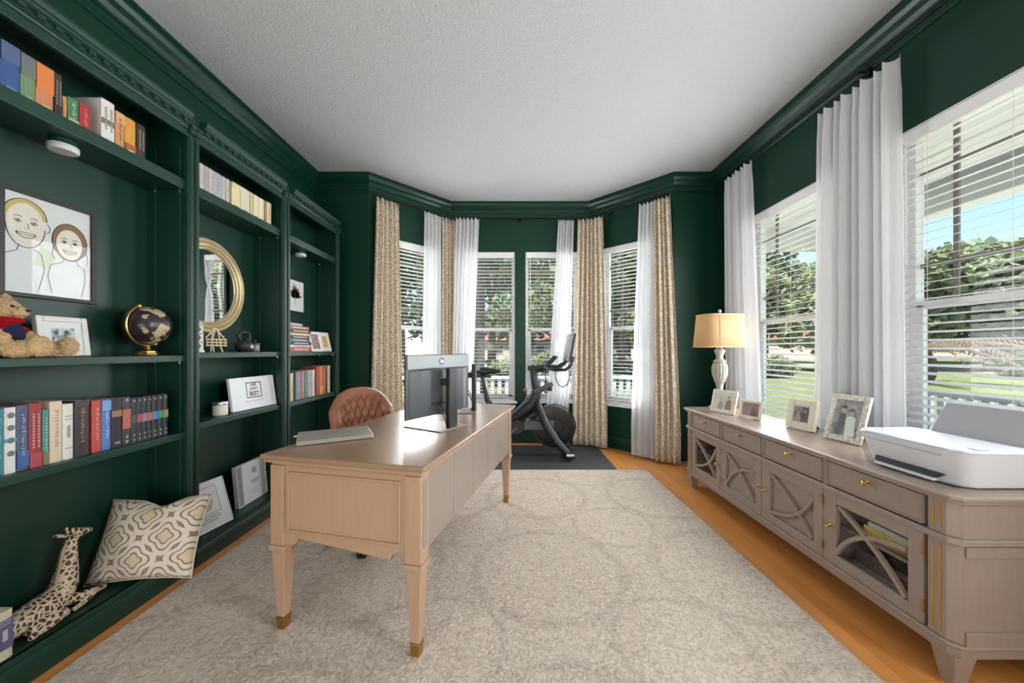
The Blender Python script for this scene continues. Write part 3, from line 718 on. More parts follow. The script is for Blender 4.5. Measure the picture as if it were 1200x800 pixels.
# ------------------------------------------------------------------ books
bookmats = {}
def bmat(c, rough=.5):
    g_ = sum(c)/3; c = tuple(int((x*.82+g_*.18)*.98) for x in c)
    k = (c, rough)
    if k not in bookmats: bookmats[k] = plain('book_cloth_%d' % len(bookmats), rgb(*c), rough, var=.07, scale=60)
    return bookmats[k]
def marks(mb, kind, t, h, rnd, x=.0006):
    """little marks standing on the spine: printed title strokes"""
    if kind == 'title':          # title running down the spine
        z = h*.86
        while z > h*.24:
            L = rnd.uniform(.0035, .008)
            mb.box((x, rnd.uniform(-.05,.05)*t, z-L/2), (.0008, t*rnd.choice((.16,.22,.30)), L*.8)); z -= L+rnd.choice((.0015,.0015,.006))
    elif kind == 'double':
        for q in (-.2, .2):
            z = h*.84
            while z > h*.30:
                L = rnd.uniform(.005, .011); mb.box((x, q*t, z-L/2), (.0008, t*.18, L*.8)); z -= L+.002
    elif kind == 'band':
        for z in (.78, .72, .2): mb.box((x, 0, h*z), (.0008, t*.7, h*.016))
        mb.box((x, 0, h*.5), (.0008, t*.3, h*.22))
    elif kind == 'ovals':
        for z in (.88, .69, .50, .30): mb.ell((x, 0, h*z), (.0007, t*.34, h*.045), u=14, v=8)
    elif kind == 'dots':
        for z in (.93, .17, .07): mb.ell((x, 0, h*z), (.0007, t*.18, t*.2), u=10, v=6)
    elif kind == 'block':
        mb.box((x, 0, h*.52), (.0008, t*.66, h*.36))
    elif kind == 'foot':
        mb.box((x, 0, h*.09), (.0008, t*.5, h*.05))
def book(label, y, t, z, h, d, xf, col, group, mk=None, mc=None, col2=None, lean=0, round_=True, rough=.5):
    rnd = random.Random(label)
    r = empty('book', (xf, y, z), 0, label, 'book', group)
    if lean: r.rotation_euler = (lean, 0, 0)
    w = t/2 - .0004; ct = min(.0025, t*.12)
    mb = MB()
    if round_:
        pts = [(-d, -w), (-d, -w+ct), (-.006, -w+ct), (-.004, 0), (-.006, w-ct), (-d, w-ct), (-d, w), (-.004, w), (-.001, w*.5), (0, 0), (-.001, -w*.5), (-.004, -w)]
    else: pts = [(-d, -w), (-d, -w+ct), (-.003, -w+ct), (-.003, w-ct), (-d, w-ct), (-d, w), (0, w), (0, -w)]
    mb.prism(pts, 'z', 0, h); mb.build('cover', bmat(col, rough), r)
    MB().b(-d+.004, -.0065 if round_ else -.0035, -w+ct, w-ct, .003, h-.003).build('page_block', M['paper'], r)
    if col2: MB().b(-.003, .0004, -w*.99, w*.99, col2[1]*h, col2[2]*h).build('spine_panel', bmat(col2[0], rough), r)
    if mk:
        m = MB(); marks(m, mk, t, h, rnd); mc = mc or (220,214,200); m.build('spine_lettering', bmat(tuple(int(a*.62+b_*.38) for a, b_ in zip(mc, col))), r)
    return r
def row(items, z, xf, group):
    for (p0, p1, h, d, col, mk, mc, col2, label) in items:
        y0, y1 = yat(p0, xf), yat(p1, xf)
        book(label, (y0+y1)/2, y1-y0, z+.0005, h, d, xf - (.0 if not isinstance(d, tuple) else 0), col, group, mk, mc, col2)
XS = -1.80
g1 = 'books on the lower shelf of the left bookcase'
row([
 (-9, 5.6, .235, .155, (38,128,140), 'title', (190,220,220), None, 'teal hardback at the left end of the lower shelf beside the white oval-marked book'),
 (6, 19.6, .236, .155, (214,212,206), 'ovals', (44,44,50), ((60,170,215), .47, .53), 'white book with dark ovals and a blue mark down its spine'),
 (20.2, 34.2, .240, .15, (66,82,112), 'title', (180,196,224), ((50,88,160), .05, .30), 'slate blue hardback with pale lettering beside the white oval-marked book'),
 (34.8, 49.8, .242, .15, (158,42,40), 'double', (226,196,186), ((176,62,72), .0, .22), 'thick red hardback with two lines of pale lettering'),
 (50.6, 58.2, .212, .14, (60,140,128), 'title', (210,224,206), ((122,120,70), .0, .24), 'short teal green paperback beside the thick red hardback'),
 (59.2, 73.8, .240, .15, (210,192,160), 'title', (140,112,80), None, 'cream hardback with faint brown lettering on the lower shelf'),
 (74.4, 86.6, .224, .145, (214,210,198), 'band', (120,118,112), None, 'off-white book with two thin rules across its spine'),
 (88, 105, .234, .15, (58,50,50), 'title', (196,150,84), ((70,60,58), .9, 1.0), 'black brown hardback with gold lettering beside the off-white book'),
 (108.6, 119.4, .224, .14, (196,66,54), 'title', (232,190,170), None, 'bright red paperback between the black book and the blue book'),
 (120, 130.4, .224, .14, (70,116,190), 'title', (206,222,242), ((106,150,210), .78, .97), 'bright blue paperback beside the bright red one'),
 (131, 143.4, .225, .14, (44,36,48), 'foot', (190,180,170), ((150,110,80), .62, .74), 'dark purple book with a tan picture band beside the blue paperback'),
 (144, 153.4, .224, .14, (58,56,60), 'dots', (206,206,206), ((188,90,74), .34, .74), 'dark grey book with a red panel on its spine'),
], .757, XS, g1)
acc = [((62,74,92), 'plain slate'), ((180,60,74), 'red'), ((150,120,128), 'pinkish grey'), ((200,84,72), 'orange red'), ((64,126,200), 'blue'), ((52,150,104), 'green'), ((150,136,76), 'olive gold')]
for i, (p0, p1) in enumerate([(154,160.6),(161,166.6),(167,172.8),(173.2,178.4),(178.8,184.8),(185.2,191.4),(191.8,197.2)]):
    c, nm = acc[i]
    row([(p0, p1, .214, .14, (44,47,54), 'dots', (214,214,214), (c, .44, .62), 'slim dark volume of the matching set with the %s spine mark' % nm)], .757, XS, 'matching dark volumes on the lower shelf')
g2 = 'books on the top shelf of the left bookcase'
row([
 (-6, 0.6, .17, .11, (30,34,60), None, None, None, 'dark navy paperback cut by the edge at the left end of the top shelf'),
 (1.2, 24, .175, .11, (44,84,150), 'foot', (120,160,210), ((76,96,140), .62, 1.0), 'blue paperback with a pale swirl on the top shelf'),
 (24.8, 42.4, .172, .11, (104,140,96), 'foot', (160,176,130), ((106,112,112), .55, 1.0), 'green and grey paperback beside the blue one on the top shelf'),
 (43, 63.4, .172, .11, (206,128,76), 'foot', (232,190,140), ((228,120,42), .42, 1.0), 'orange sunset paperback on the top shelf'),
 (64, 73.6, .172, .11, (60,52,48), 'double', (180,170,160), ((46,40,40), 0, .42), 'dark brown paperback right of the orange sunset one'),
 (74.4, 79.4, .098, .09, (206,142,66), None, None, None, 'tiny orange book between the dark brown and the green one'),
 (80.2, 93, .108, .09, (56,128,84), 'title', (214,224,206), ((178,180,120), 0, .22), 'small green book on the top shelf'),
 (94, 106.6, .110, .09, (186,34,40), 'title', (240,150,140), None, 'small red book on the top shelf beside the small green one'),
], 2.1225, XS, g2)
row([
 (119.6, 135, .186, .14, (216,212,206), 'double', (96,98,92), ((112,118,88), .42, .55), 'thick white book with a round emblem on the top shelf'),
 (136, 146.4, .166, .11, (206,142,86), 'title', (110,74,40), ((216,160,100), .7, 1), 'tan orange paperback right of the thick white book'),
 (147, 159.6, .166, .11, (220,150,40), 'foot', (250,232,206), ((176,84,40), .0, .28), 'golden yellow paperback with a red brown foot'),
 (161, 171, .168, .11, (62,46,42), 'double', (196,180,164), None, 'dark brown paperback at the right end of the top shelf'),
], 2.1225, XS, g2)
g3 = 'pale books on the top shelf of the middle bookcase'
cols = [(234.6,239.6,(196,194,190),'light grey','seen first past the upright'),(239.9,245.2,(170,170,166),'mid grey','second past the upright'),(245.6,250.4,(200,188,180),'pinkish grey','before the blue grey one'),(250.8,259.8,(168,174,182),'wide blue grey','in the left half of the row'),(260.3,265,(182,186,184),'narrow silver grey','right of the wide blue grey one'),(265.4,269.6,(198,188,168),'tan grey','just left of the dark tan sliver')]
for p0, p1, c, nm, wh in cols:
    row([(p0, p1, .158, .12, c, 'title', tuple(int(k*.8) for k in c), None, '%s spine %s on the middle top shelf' % (nm, wh))], 2.1225, XS, g3)
row([
 (270, 271.8, .158, .12, (156,132,98), None, None, None, 'thin dark tan sliver of a book in the pale row'),
 (272.2, 282.2, .162, .12, (224,212,150), 'foot', (72,66,62), ((214,204,160), .8, 1), 'yellow cream book with a dark figure at its foot'),
 (282.8, 293, .164, .12, (214,204,172), 'foot', (120,108,90), None, 'broad cream book right of the yellow cream one'),
 (293.6, 297.4, .164, .12, (200,184,138), None, None, None, 'narrow straw coloured book in the pale row'),
 (297.8, 303.4, .164, .12, (222,210,174), 'foot', (130,116,92), None, 'cream book with a dark foot, third from the right end of the pale row'),
 (303.8, 309.6, .164, .12, (226,214,180), 'foot', (130,116,92), None, 'cream book with a dark foot against the tan brown book'),
 (310, 312.8, .166, .12, (176,124,72), None, None, None, 'tan brown narrow book near the right end of the pale row'),
 (313.2, 318.4, .168, .12, (216,202,170), 'title', (190,150,100), None, 'cream book at the right end of the pale row'),
], 2.1225, XS, g3)
g4 = 'upright books on the lower shelf of the right bookcase'
row([
 (336.4, 340, .225, .15, (150,172,190), 'title', (220,228,232), None, 'light blue book first past the upright in the right bookcase'),
 (340.4, 344.2, .228, .15, (216,206,140), 'title', (120,110,60), None, 'pale yellow book second past the upright in the right bookcase'),
 (344.5, 346.6, .230, .15, (32,32,34), None, None, None, 'thin black book beside the pale yellow one'),
 (347.2, 353, .236, .15, (126,142,160), 'title', (190,200,214), None, 'blue grey book left of the coral pink one'),
 (353.5, 357, .240, .15, (204,120,108), 'title', (240,210,200), None, 'coral pink book left of the teal one'),
 (357.4, 361, .240, .15, (52,150,134), 'title', (190,230,220), None, 'teal book in the middle of the right bookcase row'),
 (361.4, 366, .240, .15, (194,166,164), 'title', (130,90,96), None, 'dusty pink book right of the teal one'),
 (366.3, 369.4, .238, .15, (206,204,196), 'title', (120,120,140), None, 'pale grey white book right of the dusty pink one'),
 (369.7, 370.9, .230, .15, (40,44,60), None, None, None, 'thin navy book left of the tall orange red one'),
 (371.3, 374.3, .262, .155, (204,72,44), 'title', (240,190,90), None, 'tall orange red book starting the taller group'),
 (374.7, 378.6, .264, .155, (218,130,52), 'title', (250,220,150), ((230,170,60), 0, .3), 'tall amber orange book in the taller group'),
 (379, 382.3, .264, .155, (202,92,74), 'title', (240,200,180), None, 'tall coral red book in the taller group'),
 (382.6, 384, .258, .155, (50,44,44), None, None, None, 'thin dark book right of the tall coral red one'),
 (384.3, 387.2, .266, .155, (208,196,166), 'title', (150,120,80), None, 'tall cream book at the right end of the row'),
], .7815, XS, g4)
# stack of books lying flat
zz = 1.1865
for (t_, w_, col, y0, lab) in [
 (.036, .30, (196,66,52), 2.895, 'red coral book at the bottom of the flat stack'),
 (.020, .29, (206,206,208), 2.885, 'white book second from the bottom of the flat stack'),
 (.026, .31, (40,40,52), 2.89, 'black book third from the bottom of the flat stack'),
 (.024, .27, (70,104,150), 2.885, 'blue book under the middle of the flat stack'),
 (.026, .28, (52,50,54), 2.89, 'dark grey book at the middle of the flat stack'),
 (.022, .30, (206,176,96), 2.885, 'yellow book above the middle of the flat stack'),
 (.030, .30, (60,48,54), 2.89, 'dark plum book third from the top of the flat stack'),
 (.026, .28, (188,96,104), 2.88, 'pink red book second from the top of the flat stack'),
 (.022, .19, (140,150,150), 2.875, 'small grey paperback on top of the flat stack')]:
    r = empty('book', (XS+.01, y0+w_/2, zz+t_/2), 0, lab, 'book', 'flat stack of books in the right bookcase', rot=(PI/2, 0, 0))
    w = t_/2-.0003; d = .15; ct = .0025
    MB().prism([(-d,-w),(-d,-w+ct),(-.004,-w+ct),(-.004,w-ct),(-d,w-ct),(-d,w),(0,w),(0,-w)], 'z', -w_/2, w_/2).build('cover', bmat(col), r)
    MB().b(-d+.004, -.0045, -w+ct, w-ct, -w_/2+.003, w_/2-.003).build('page_block', M['paper'], r)
    m = MB(); rnd = random.Random(lab); z = -w_*.35
    while z < w_*.3:
        L = rnd.uniform(.008, .02); m.box((.0006, 0, z+L/2), (.0008, t_*.34, L*.8)); z += L+.003
    m.build('spine_lettering', bmat((226,214,190) if sum(col) < 480 else (90,70,70)), r)
    zz += t_ + .0006
# book standing at the left end of the left deck
book('cream book with a purple spine panel standing at the left end of the bottom deck', 1.255, .042, DECK+.0005, .17, .13, -1.775, (206,198,160), 'books on the bottom deck', 'band', (170,160,190), ((92,84,130), .2, .82))
# ------------------------------------------------------------------ things on the shelves
def puck(label, x, y, z):
    r = empty('puck_light', (x, y, z), 0, label, 'light', 'puck lights under the top shelves')
    MB().lathe([(.042,0),(.042,-.016),(.036,-.02)], n=36).build('mount', M['green_trim'], r, smooth=True)
    MB().lathe([(.043,-.021),(.045,-.024),(.045,-.04),(.041,-.046)], n=36).build('lens', M['puck'], r, smooth=True)
puck('round white puck light under the top shelf above the framed drawing', -1.86, yat(74,-1.86), 2.0665)
puck('round white puck light under the top shelf above the leaf picture', -1.86, yat(352,-1.86), 2.0665)
# framed caricature drawing on the back of the left unit
dr = empty('framed_drawing', (BB+.0015, 1.535, 1.415), 0, 'black framed cartoon line drawing of two smiling people on the left bookcase back', 'picture')
W, Hh = .32, .43
fb = MB()
for a, b, c, d in ((-W/2,-W/2+.016,0,Hh),(W/2-.016,W/2,0,Hh),(-W/2+.016,W/2-.016,0,.016),(-W/2+.016,W/2-.016,Hh-.016,Hh)): fb.b(0,.018,a,b,c,d)
fb.build('frame', M['black_frame'], dr, .002)
MB().b(.001,.006,-W/2+.016,W/2-.016,.016,Hh-.016).build('paper', M['white_card'], dr)
MB().b(.0125,.0140,-W/2+.016,W/2-.016,.016,Hh-.016).build('pane', M['glass'], dr)
def flat(name, pts, mat, x, parent):
    mb = MB(); mb.prism(pts, 'x', x, x+.0006); return mb.build(name, mat, parent)
def ovalpts(cy, cz, ry, rz, n=28, a0=0, a1=2*PI): return [(cy+ry*math.cos(a0+(a1-a0)*k/n), cz+rz*math.sin(a0+(a1-a0)*k/n)) for k in range(n+1)]
skin_wash = plain('pale_peach_wash', rgb(226,214,202), .8); hair_a = plain('blond_wash', rgb(204,176,112), .8); hair_b = plain('brown_wash', rgb(140,106,86), .8); shirt_w = plain('pale_olive_wash', rgb(200,204,170), .8)
flat('hair_wash', ovalpts(-.078,.325,.066,.072,28,0,PI) , hair_a, .0062, dr)
flat('face_wash', ovalpts(-.078,.298,.058,.082), skin_wash, .0069, dr)
flat('hair_wash', ovalpts(.068,.262,.062,.082), hair_b, .0062, dr)
flat('face_wash', ovalpts(.066,.252,.047,.066), skin_wash, .0069, dr)
flat('shirt_wash', [(-.03,.225),(.02,.19),(.0,.13),(-.05,.14)], shirt_w, .0062, dr)
ink = MB(); q = .0078
def line(pts, r=.0011): ink.tube([(q, y, z) for y, z in pts], r, 5)
line(ovalpts(-.078,.325,.066,.072,20,0,PI), .0013); line(ovalpts(-.078,.290,.060,.088,24,PI*1.02,PI*2), .0013)
line(ovalpts(.068,.262,.063,.083,24,-.6,PI+.6), .0013); line(ovalpts(.066,.250,.048,.068,24,PI,2*PI), .0011)
for (cy, cz, s) in ((-.078,.305,1), (.066,.262,.8)):
    for d in (-1, 1):
        line(ovalpts(cy+d*.024*s, cz, .010*s, .006*s, 10)); line(ovalpts(cy+d*.024*s, cz, .003*s, .003*s, 6), .0016)
        line([(cy+d*.036*s, cz+.016*s),(cy+d*.022*s, cz+.020*s),(cy+d*.012*s, cz+.016*s)], .0014)
    line([(cy+.004*s, cz-.006),(cy+.010*s, cz-.024*s),(cy-.004*s, cz-.028*s)])
    line(ovalpts(cy, cz-.044*s, .030*s, .020*s, 12, PI, 2*PI), .0014); line([(cy-.030*s, cz-.044*s),(cy+.030*s, cz-.044*s)], .0012)
    line(ovalpts(cy, cz-.044*s, .030*s, .009*s, 12, PI, 2*PI))
line(ovalpts(-.012,.298,.010,.018,12,-1.6,1.6)); line([(-.10,.205),(-.105,.185),(-.14,.165)]); line([(-.055,.20),(-.03,.185),(-.02,.12),(-.04,.03)])
line([(.045,.188),(.04,.17),(.0,.15),(-.01,.10),(.005,.03)]); line([(.09,.188),(.10,.165),(.135,.15)]); line([(.12,.16),(.125,.10),(.11,.03)])
line([(.012,.24),(.004,.20),(.012,.18)]); line([(.128,.24),(.134,.19),(.125,.17)])
ink.build('ink_drawing', M['ink'], dr)
# teddy bear sitting on the middle shelf
bear = empty('teddy_bear', (-1.83, 1.272, 1.1736), R(26), 'tan plush teddy bear in a red and navy jumper sitting on the shelf', 'teddy bear')
mb = MB()
mb.ell((-.01,0,.09),(.062,.068,.085)).ell((.0,.0,.195),(.056,.062,.055)).ell((.05,0,.185),(.03,.03,.025))
for s in (-1, 1):
    mb.ell((-.01,.052*s,.243),(.016,.024,.024))
    mb.ell((.085,.06*s,.035),(.075,.034,.033), Matrix.Rotation(R(12*s),4,'Z')); mb.ell((.15,.075*s,.045),(.028,.036,.042))
    mb.ell((.03,.075*s,.085),(.05,.024,.03), Matrix.Rotation(R(25),4,'Y'))
o = mb.build('body', M['fur'], bear, smooth='all')
rm = o.modifiers.new('skin', 'REMESH'); rm.mode = 'VOXEL'; rm.voxel_size = .0036; rm.use_smooth_shade = True
tx = bpy.data.textures.new('fluff', 'CLOUDS'); tx.noise_scale = .009
dm = o.modifiers.new('fluff', 'DISPLACE'); dm.texture = tx; dm.strength = .017; dm.mid_level = .5
mb = MB().ell((-.01,0,.102),(.068,.074,.068))
for s in (-1, 1): mb.ell((.012,.072*s,.10),(.042,.03,.036), Matrix.Rotation(R(25),4,'Y'))
mb.tube([(-.0+.052*math.cos(a), .056*math.sin(a), .152) for a in [2*PI*k/16 for k in range(16)]], .013, 8, closed=True)
o = mb.build('jumper', M['knit_red'], bear, smooth='all')
rm = o.modifiers.new('skin', 'REMESH'); rm.mode = 'VOXEL'; rm.voxel_size = .005; rm.use_smooth_shade = True
mb = MB().ell((.006,0,.096),(.063,.060,.058)); mb.build('jumper_front', M['knit_navy'], bear, smooth='all')
for s in (-1, 1): MB().ell((.052,.022*s,.207),(.006,.006,.006)).build('eye', M['ink'], bear, smooth='all')
MB().ell((.080,0,.192),(.007,.009,.006)).build('nose', M['ink'], bear, smooth='all')
bear.scale = (.95, .95, .88)
# picture frame helper (stands, leaning back)
def photo_frame(name, label, loc, rz, w, h, bw, fmat, pmat, depth=.018, tilt=12, mat_border=0, mount=None, group=None, easel=True, cat='picture frame'):
    """front faces local +x; base at loc"""
    off = depth*math.sin(R(tilt)) + .0004
    r = empty(name, (loc[0], loc[1], loc[2]+off), 0, label, cat, group); r.rotation_euler = (0, -R(tilt), rz)
    fb = MB()
    for a, b, c, d in ((-w/2,-w/2+bw,0,h),(w/2-bw,w/2,0,h),(-w/2+bw,w/2-bw,0,bw),(-w/2+bw,w/2-bw,h-bw,h)): fb.b(-depth,0,a,b,c,d)
    fb.build('frame', fmat, r, min(.004, bw*.3))
    if mount: MB().b(-depth+.003,-.006,-w/2+bw,w/2-bw,bw,h-bw).build('mount_board', mount, r)
    b2 = bw + mat_border
    MB().b(-depth+.004,-.0052,-w/2+b2,w/2-b2,b2,h-b2).build('print', pmat, r)
    MB().b(-.0038,-.0026,-w/2+bw,w/2-bw,bw,h-bw).build('pane', M['picture_glass'], r)
    MB().b(-depth-.003,-depth-.0002,-w/2+bw*.5,w/2-bw*.5,bw*.3,h-bw*.3).build('backing', M['black'], r)
    if easel and tilt > 2:
        t_ = R(tilt); e = MB(); L = h*.72
        # strut from upper back down to the surface
        p0 = Vector((-depth-.004, 0, h*.62)); ang = R(42)
        p1 = p0 + Vector((-math.sin(ang), 0, -math.cos(ang)))*10
        # find ground: world z = x*sin(t)+z*cos(t) = 0 in the tilted frame
        f = lambda p: p.x*math.sin(t_)*-1*-1*0 + (p.z*math.cos(t_) + p.x*math.sin(t_)) + off
        a0, a1 = f(p0), f(p1); k = a0/(a0-a1); p1 = p0.lerp(p1, k*.98)
        e.prism([(0,0),(0,0)], 'x', 0, 0) if False else None
        wd = min(.05, w*.3)
        q = [e.bm.verts.new((p.x, y, p.z)) for p, y in ((p0,-wd*.4),(p0,wd*.4),(p1,wd*.6),(p1,-wd*.6))]
        q2 = [e.bm.verts.new(v.co + Vector((-.003,0,.0012))) for v in q]
        e.bm.faces.new(q); e.bm.faces.new(q2[::-1])
        for i in range(4): e.bm.faces.new((q[i], q[(i+1)%4], q2[(i+1)%4], q2[i]))
        e.build('easel_strut', M['black'], r)
    return r
photo_frame('framed_print', 'pale grey framed small print on the shelf beside the teddy bear', (-1.86, 1.50, 1.1725), 0, .172, .165, .022, M['silver_frame'], M['photo_scan'], .022, 7, .026, M['white_card'])
# globe
gl = empty('globe', (-1.862, yat(173,-1.862), 1.1725), 0, 'dark antique globe on a gold stand at the right of the shelf', 'globe')
MB().lathe([(.046,0),(.048,.004),(.046,.012),(.040,.014),(.040,.022),(.028,.026),(.014,.030),(.010,.042),(.012,.052),(.0,.056)], n=8).build('base', M['gold'], gl, .0015)
cz = .153; tl = R(23)
MB().ell((0,0,cz),(.094,.094,.094), Matrix.Rotation(tl,4,'X'), 40, 24).build('sphere', M['globe'], gl, smooth='all')
arc = [(0, -.103*math.sin(tl+PI*k/20), cz+.103*math.cos(tl+PI*k/20)) for k in range(21)]
MB().tube(arc, .0055, 8).ell(arc[0],(.009,.009,.012)).ell(arc[-1],(.008,.008,.010)).tube([(0,0,.052),(0,-.01,.05)], .008, 8).build('meridian_arm', M['gold'], gl, smooth=True)
# giraffe sculpture lying on the deck
gf = empty('giraffe_figurine', (-1.865, 1.436, DECK), R(4), 'spotted giraffe figurine lying on the bottom deck with its neck raised', 'figurine')
mb = MB()
mb.tube([(0,-.135,.055),(0,-.09,.068),(.0,-.03,.075),(0,.04,.085),(0,.075,.13),(0,.088,.20),(0,.095,.27),(0,.105,.325),(.0,.115,.350)], [.036,.056,.060,.058,.050,.040,.031,.024,.022], 14)
mb.ell((0,-.135,.055),(.04,.04,.045))
mb.tube([(0,.105,.352),(0,.135,.362),(0,.168,.354),(0,.195,.348)], [.020,.026,.019,.012], 12).ell((0,.195,.348),(.012,.012,.012))
for s in (-1, 1):
    mb.tube([(.012*s,.108,.365),(.014*s,.098,.395)], [.006,.007], 6); mb.ell((.012*s,.100,.398),(.007,.007,.008))
    mb.tube([(.018*s,.104,.358),(.046*s,.082,.368)], [.008,.011], 8); mb.ell((.046*s,.082,.368),(.011,.012,.006))
mb.tube([(.045,-.12,.045),(.06,-.02,.035),(.066,.02,.03)], [.032,.026,.02], 10); mb.tube([(.066,.02,.028),(.075,-.06,.016),(.078,-.14,.015)], [.018,.013,.012], 8)
mb.tube([(.03,.05,.06),(.05,.12,.05),(.055,.16,.044)], [.026,.02,.016], 8); mb.tube([(.055,.16,.04),(.06,.10,.018),(.06,.05,.014)], [.015,.012,.012], 8)
mb.tube([(.0,.06,.05),(.03,.16,.03),(.035,.235,.020)], [.024,.018,.013], 8)
mb.tube([(-.04,-.12,.04),(-.05,.0,.03)], [.03,.022], 8)
o = mb.build('body', M['giraffe'], gf, smooth='all')
rm = o.modifiers.new('skin', 'REMESH'); rm.mode = 'VOXEL'; rm.voxel_size = .005; rm.use_smooth_shade = True
MB().tube([(0,.100,.352),(0,.070,.30),(0,.055,.22),(0,.035,.145),(0,-.02,.132)], [.006,.008,.008,.008,.005], 8).build('mane', plain('pale_mane', rgb(170,146,120), .7), gf, smooth='all')
for s in (-1, 1): MB().ell((.019*s,.135,.368),(.005,.006,.006)).build('eye', M['ink'], gf, smooth='all')
gf.scale = (.88, .80, .83)
# pillow leaning in the left unit
pw, ph = .455, .365
pl = empty('pillow', (-1.716, 1.645, DECK+.02), 0, 'cream throw pillow with a grey ogee pattern leaning on the bottom deck', 'pillow')
pl.rotation_euler = (R(-24), R(-2), R(5))
bm = bmesh.new(); N = 30; grid = {}
for sgn in (1, -1):
    for i in range(N+1):
        for j in range(N+1):
            u, v = 2*i/N-1, 2*j/N-1
            th = ((1-u**2)*(1-v**2))**.42
            edge = .055*(abs(u)**2.0*(1-v*v) )  # sides pull in between the corners
            x = u*pw/2*(1-.07*(1-v*v)) ; z = ph/2 + v*ph/2*(1-.08*(1-u*u))
            z -= .035*math.exp(-((u-.06)/.28)**2)*max(0, v)**3
            y = sgn*(.001+.07*th) + .006*math.sin(5*u+3*v)*th
            grid[(sgn, i, j)] = bm.verts.new((x, y, z))
for sgn in (1, -1):
    for i in range(N):
        for j in range(N):
            a, b, c, d = grid[(sgn,i,j)], grid[(sgn,i+1,j)], grid[(sgn,i+1,j+1)], grid[(sgn,i,j+1)]
            bm.faces.new((a,b,c,d) if sgn < 0 else (d,c,b,a))
bmesh.ops.remove_doubles(bm, verts=bm.verts[:], dist=.0025)
m = MB(); m.bm = bm; m.build('cushion_cover', M['pillow'], pl, smooth='all')
mb = MB(); pts = []
for k in range(0, 4):
    for s in range(12):
        q = -1+2*s/12; u, v = [(q,-1),(1,q),(-q,1),(-1,-q)][k]
        pts.append((u*pw/2*(1-.07*(1-v*v)), 0, ph/2+v*ph/2*(1-.08*(1-u*u)) - .035*math.exp(-((u-.06)/.28)**2)*max(0,v)**3))
mb.tube(pts, .003, 6, closed=True).build('piping', plain('cream_piping', rgb(198,186,166), .9), pl, smooth='all')
# round mirror with gilded frame
mr = empty('round_mirror', (BB+.002, 2.32, 1.615), 0, 'round mirror in a ribbed gold frame on the middle bookcase back', 'mirror')
RM = Matrix.Rotation(PI/2, 4, 'Y')
prof = [(.232,.010),(.236,.022),(.244,.026),(.250,.020),(.254,.030),(.266,.036),(.276,.032),(.280,.024),(.286,.030),(.296,.030),(.304,.022),(.308,.010),(.308,.0),(.232,.0)]
MB().lathe(prof+[prof[0]], n=72, mat=RM, capped=False).build('frame', M['gilt'], mr, smooth=True)
MB().lathe([(.0001,.0125),(.235,.0105),(.235,.002),(.0001,.002)], n=72, mat=RM, capped=False).build('mirror_glass', M['mirror'], mr)
# small things on the middle shelf of the middle unit
ez = empty('bamboo_easel', (-1.835, yat(252,-1.835), 1.1865), R(-20), 'little bamboo house-shaped easel in front of the round mirror', 'ornament')
mb = MB()
for s in (-1, 1):
    mb.tube([(0,.0,.150),(0,.052*s,.085)], .0045, 7); mb.tube([(0,.014*s,.148),(.012,.030*s,.002)], .004, 7)
    mb.tube([(.012,.02*s,.05),(.03,.024*s,.001)], .0035, 7)
mb.tube([(0,0,.15),(-.04,0,.002)], .004, 7)
mb.build('frame', M['rope'], ez, smooth=True)
mb = MB()
for z in (.042,.060,.078): mb.tube([(.014,-.058,z),(.014,.058,z)], .0042, 7)
for y in (-.05,-.025,0,.025,.05): mb.tube([(.014,y,.035),(.014,y,.084)], .003, 6)
mb.build('lattice_panel', M['rope'], ez, smooth=True)
sg = empty('white_ornament', (-1.79, 2.045, 1.1865), 0, 'tall white carved ornament half hidden by the bookcase upright', 'ornament')
mb = MB().b(-.012,.012,-.03,.03,0,.012); mb.build('base', M['white_lattice'], sg, .002)
mb = MB()
for k in range(3): mb.lathe([(.014,-.004),(.024,-.004),(.024,.004),(.014,.004),(.014,-.004)], n=20, mat=Matrix.Translation((0,0,.036+k*.048)) @ RM, capped=False)
for s in (-1, 1): mb.b(-.004,.004,.0245*s-.004,.0245*s+.004,.01,.168)
mb.b(-.004,.004,-.028,.028,.160,.170).build('carved_panel', M['white_lattice'], sg)
kb = empty('kettlebell', (-1.83, yat(286,-1.83), 1.1865), R(80), 'small black kettlebell with a pale label on the middle shelf', 'kettlebell')
MB().lathe([(.034,0),(.046,.012),(.054,.035),(.050,.060),(.034,.078),(.018,.084)], n=28).build('bell', M['iron'], kb, smooth=True)
hp = [(.042*math.sin(a), 0, .106-.030*math.cos(a)) for a in [PI*.18+ (2*PI-PI*.36)*k/20 for k in range(21)]]
MB().tube([(.030,0,.068)]+hp+[(-.030,0,.068)], .0095, 10).build('handle', M['iron'], kb, smooth=True)
m_ = MB()
for k in range(4): m_.box((.012-.003*(k%2), -.0535+.0012*abs(k-1.5), .028+k*.006), (.026-.004*(k%2), .002, .0035))
m_.build('label_print', M['pale_ink'], kb)
cn = empty('lidded_canister', (-1.82, yat(299,-1.82), 1.1865), 0, 'small grey metal canister beside the kettlebell', 'canister')
MB().lathe([(.024,0),(.027,.004),(.027,.05),(.024,.054)], n=24).build('body', M['pewter'], cn, smooth=True)
MB().lathe([(.028,.054),(.028,.062),(.02,.066),(.006,.07),(.005,.078),(.009,.084),(.006,.09)], n=24).build('lid', M['charcoal'], cn, smooth=True)
cd = empty('jar_candle', (-1.85, yat(258,-1.85), .7875), 0, 'white jar candle with a silver lid on the lower middle shelf', 'candle')
MB().lathe([(.036,0),(.040,.004),(.040,.062),(.038,.066)], n=32).build('jar', M['wax'], cd, smooth=True)
MB().lathe([(.041,.066),(.0415,.07),(.0415,.084),(.040,.086)], n=32).build('lid', M['silver'], cd, smooth=True)
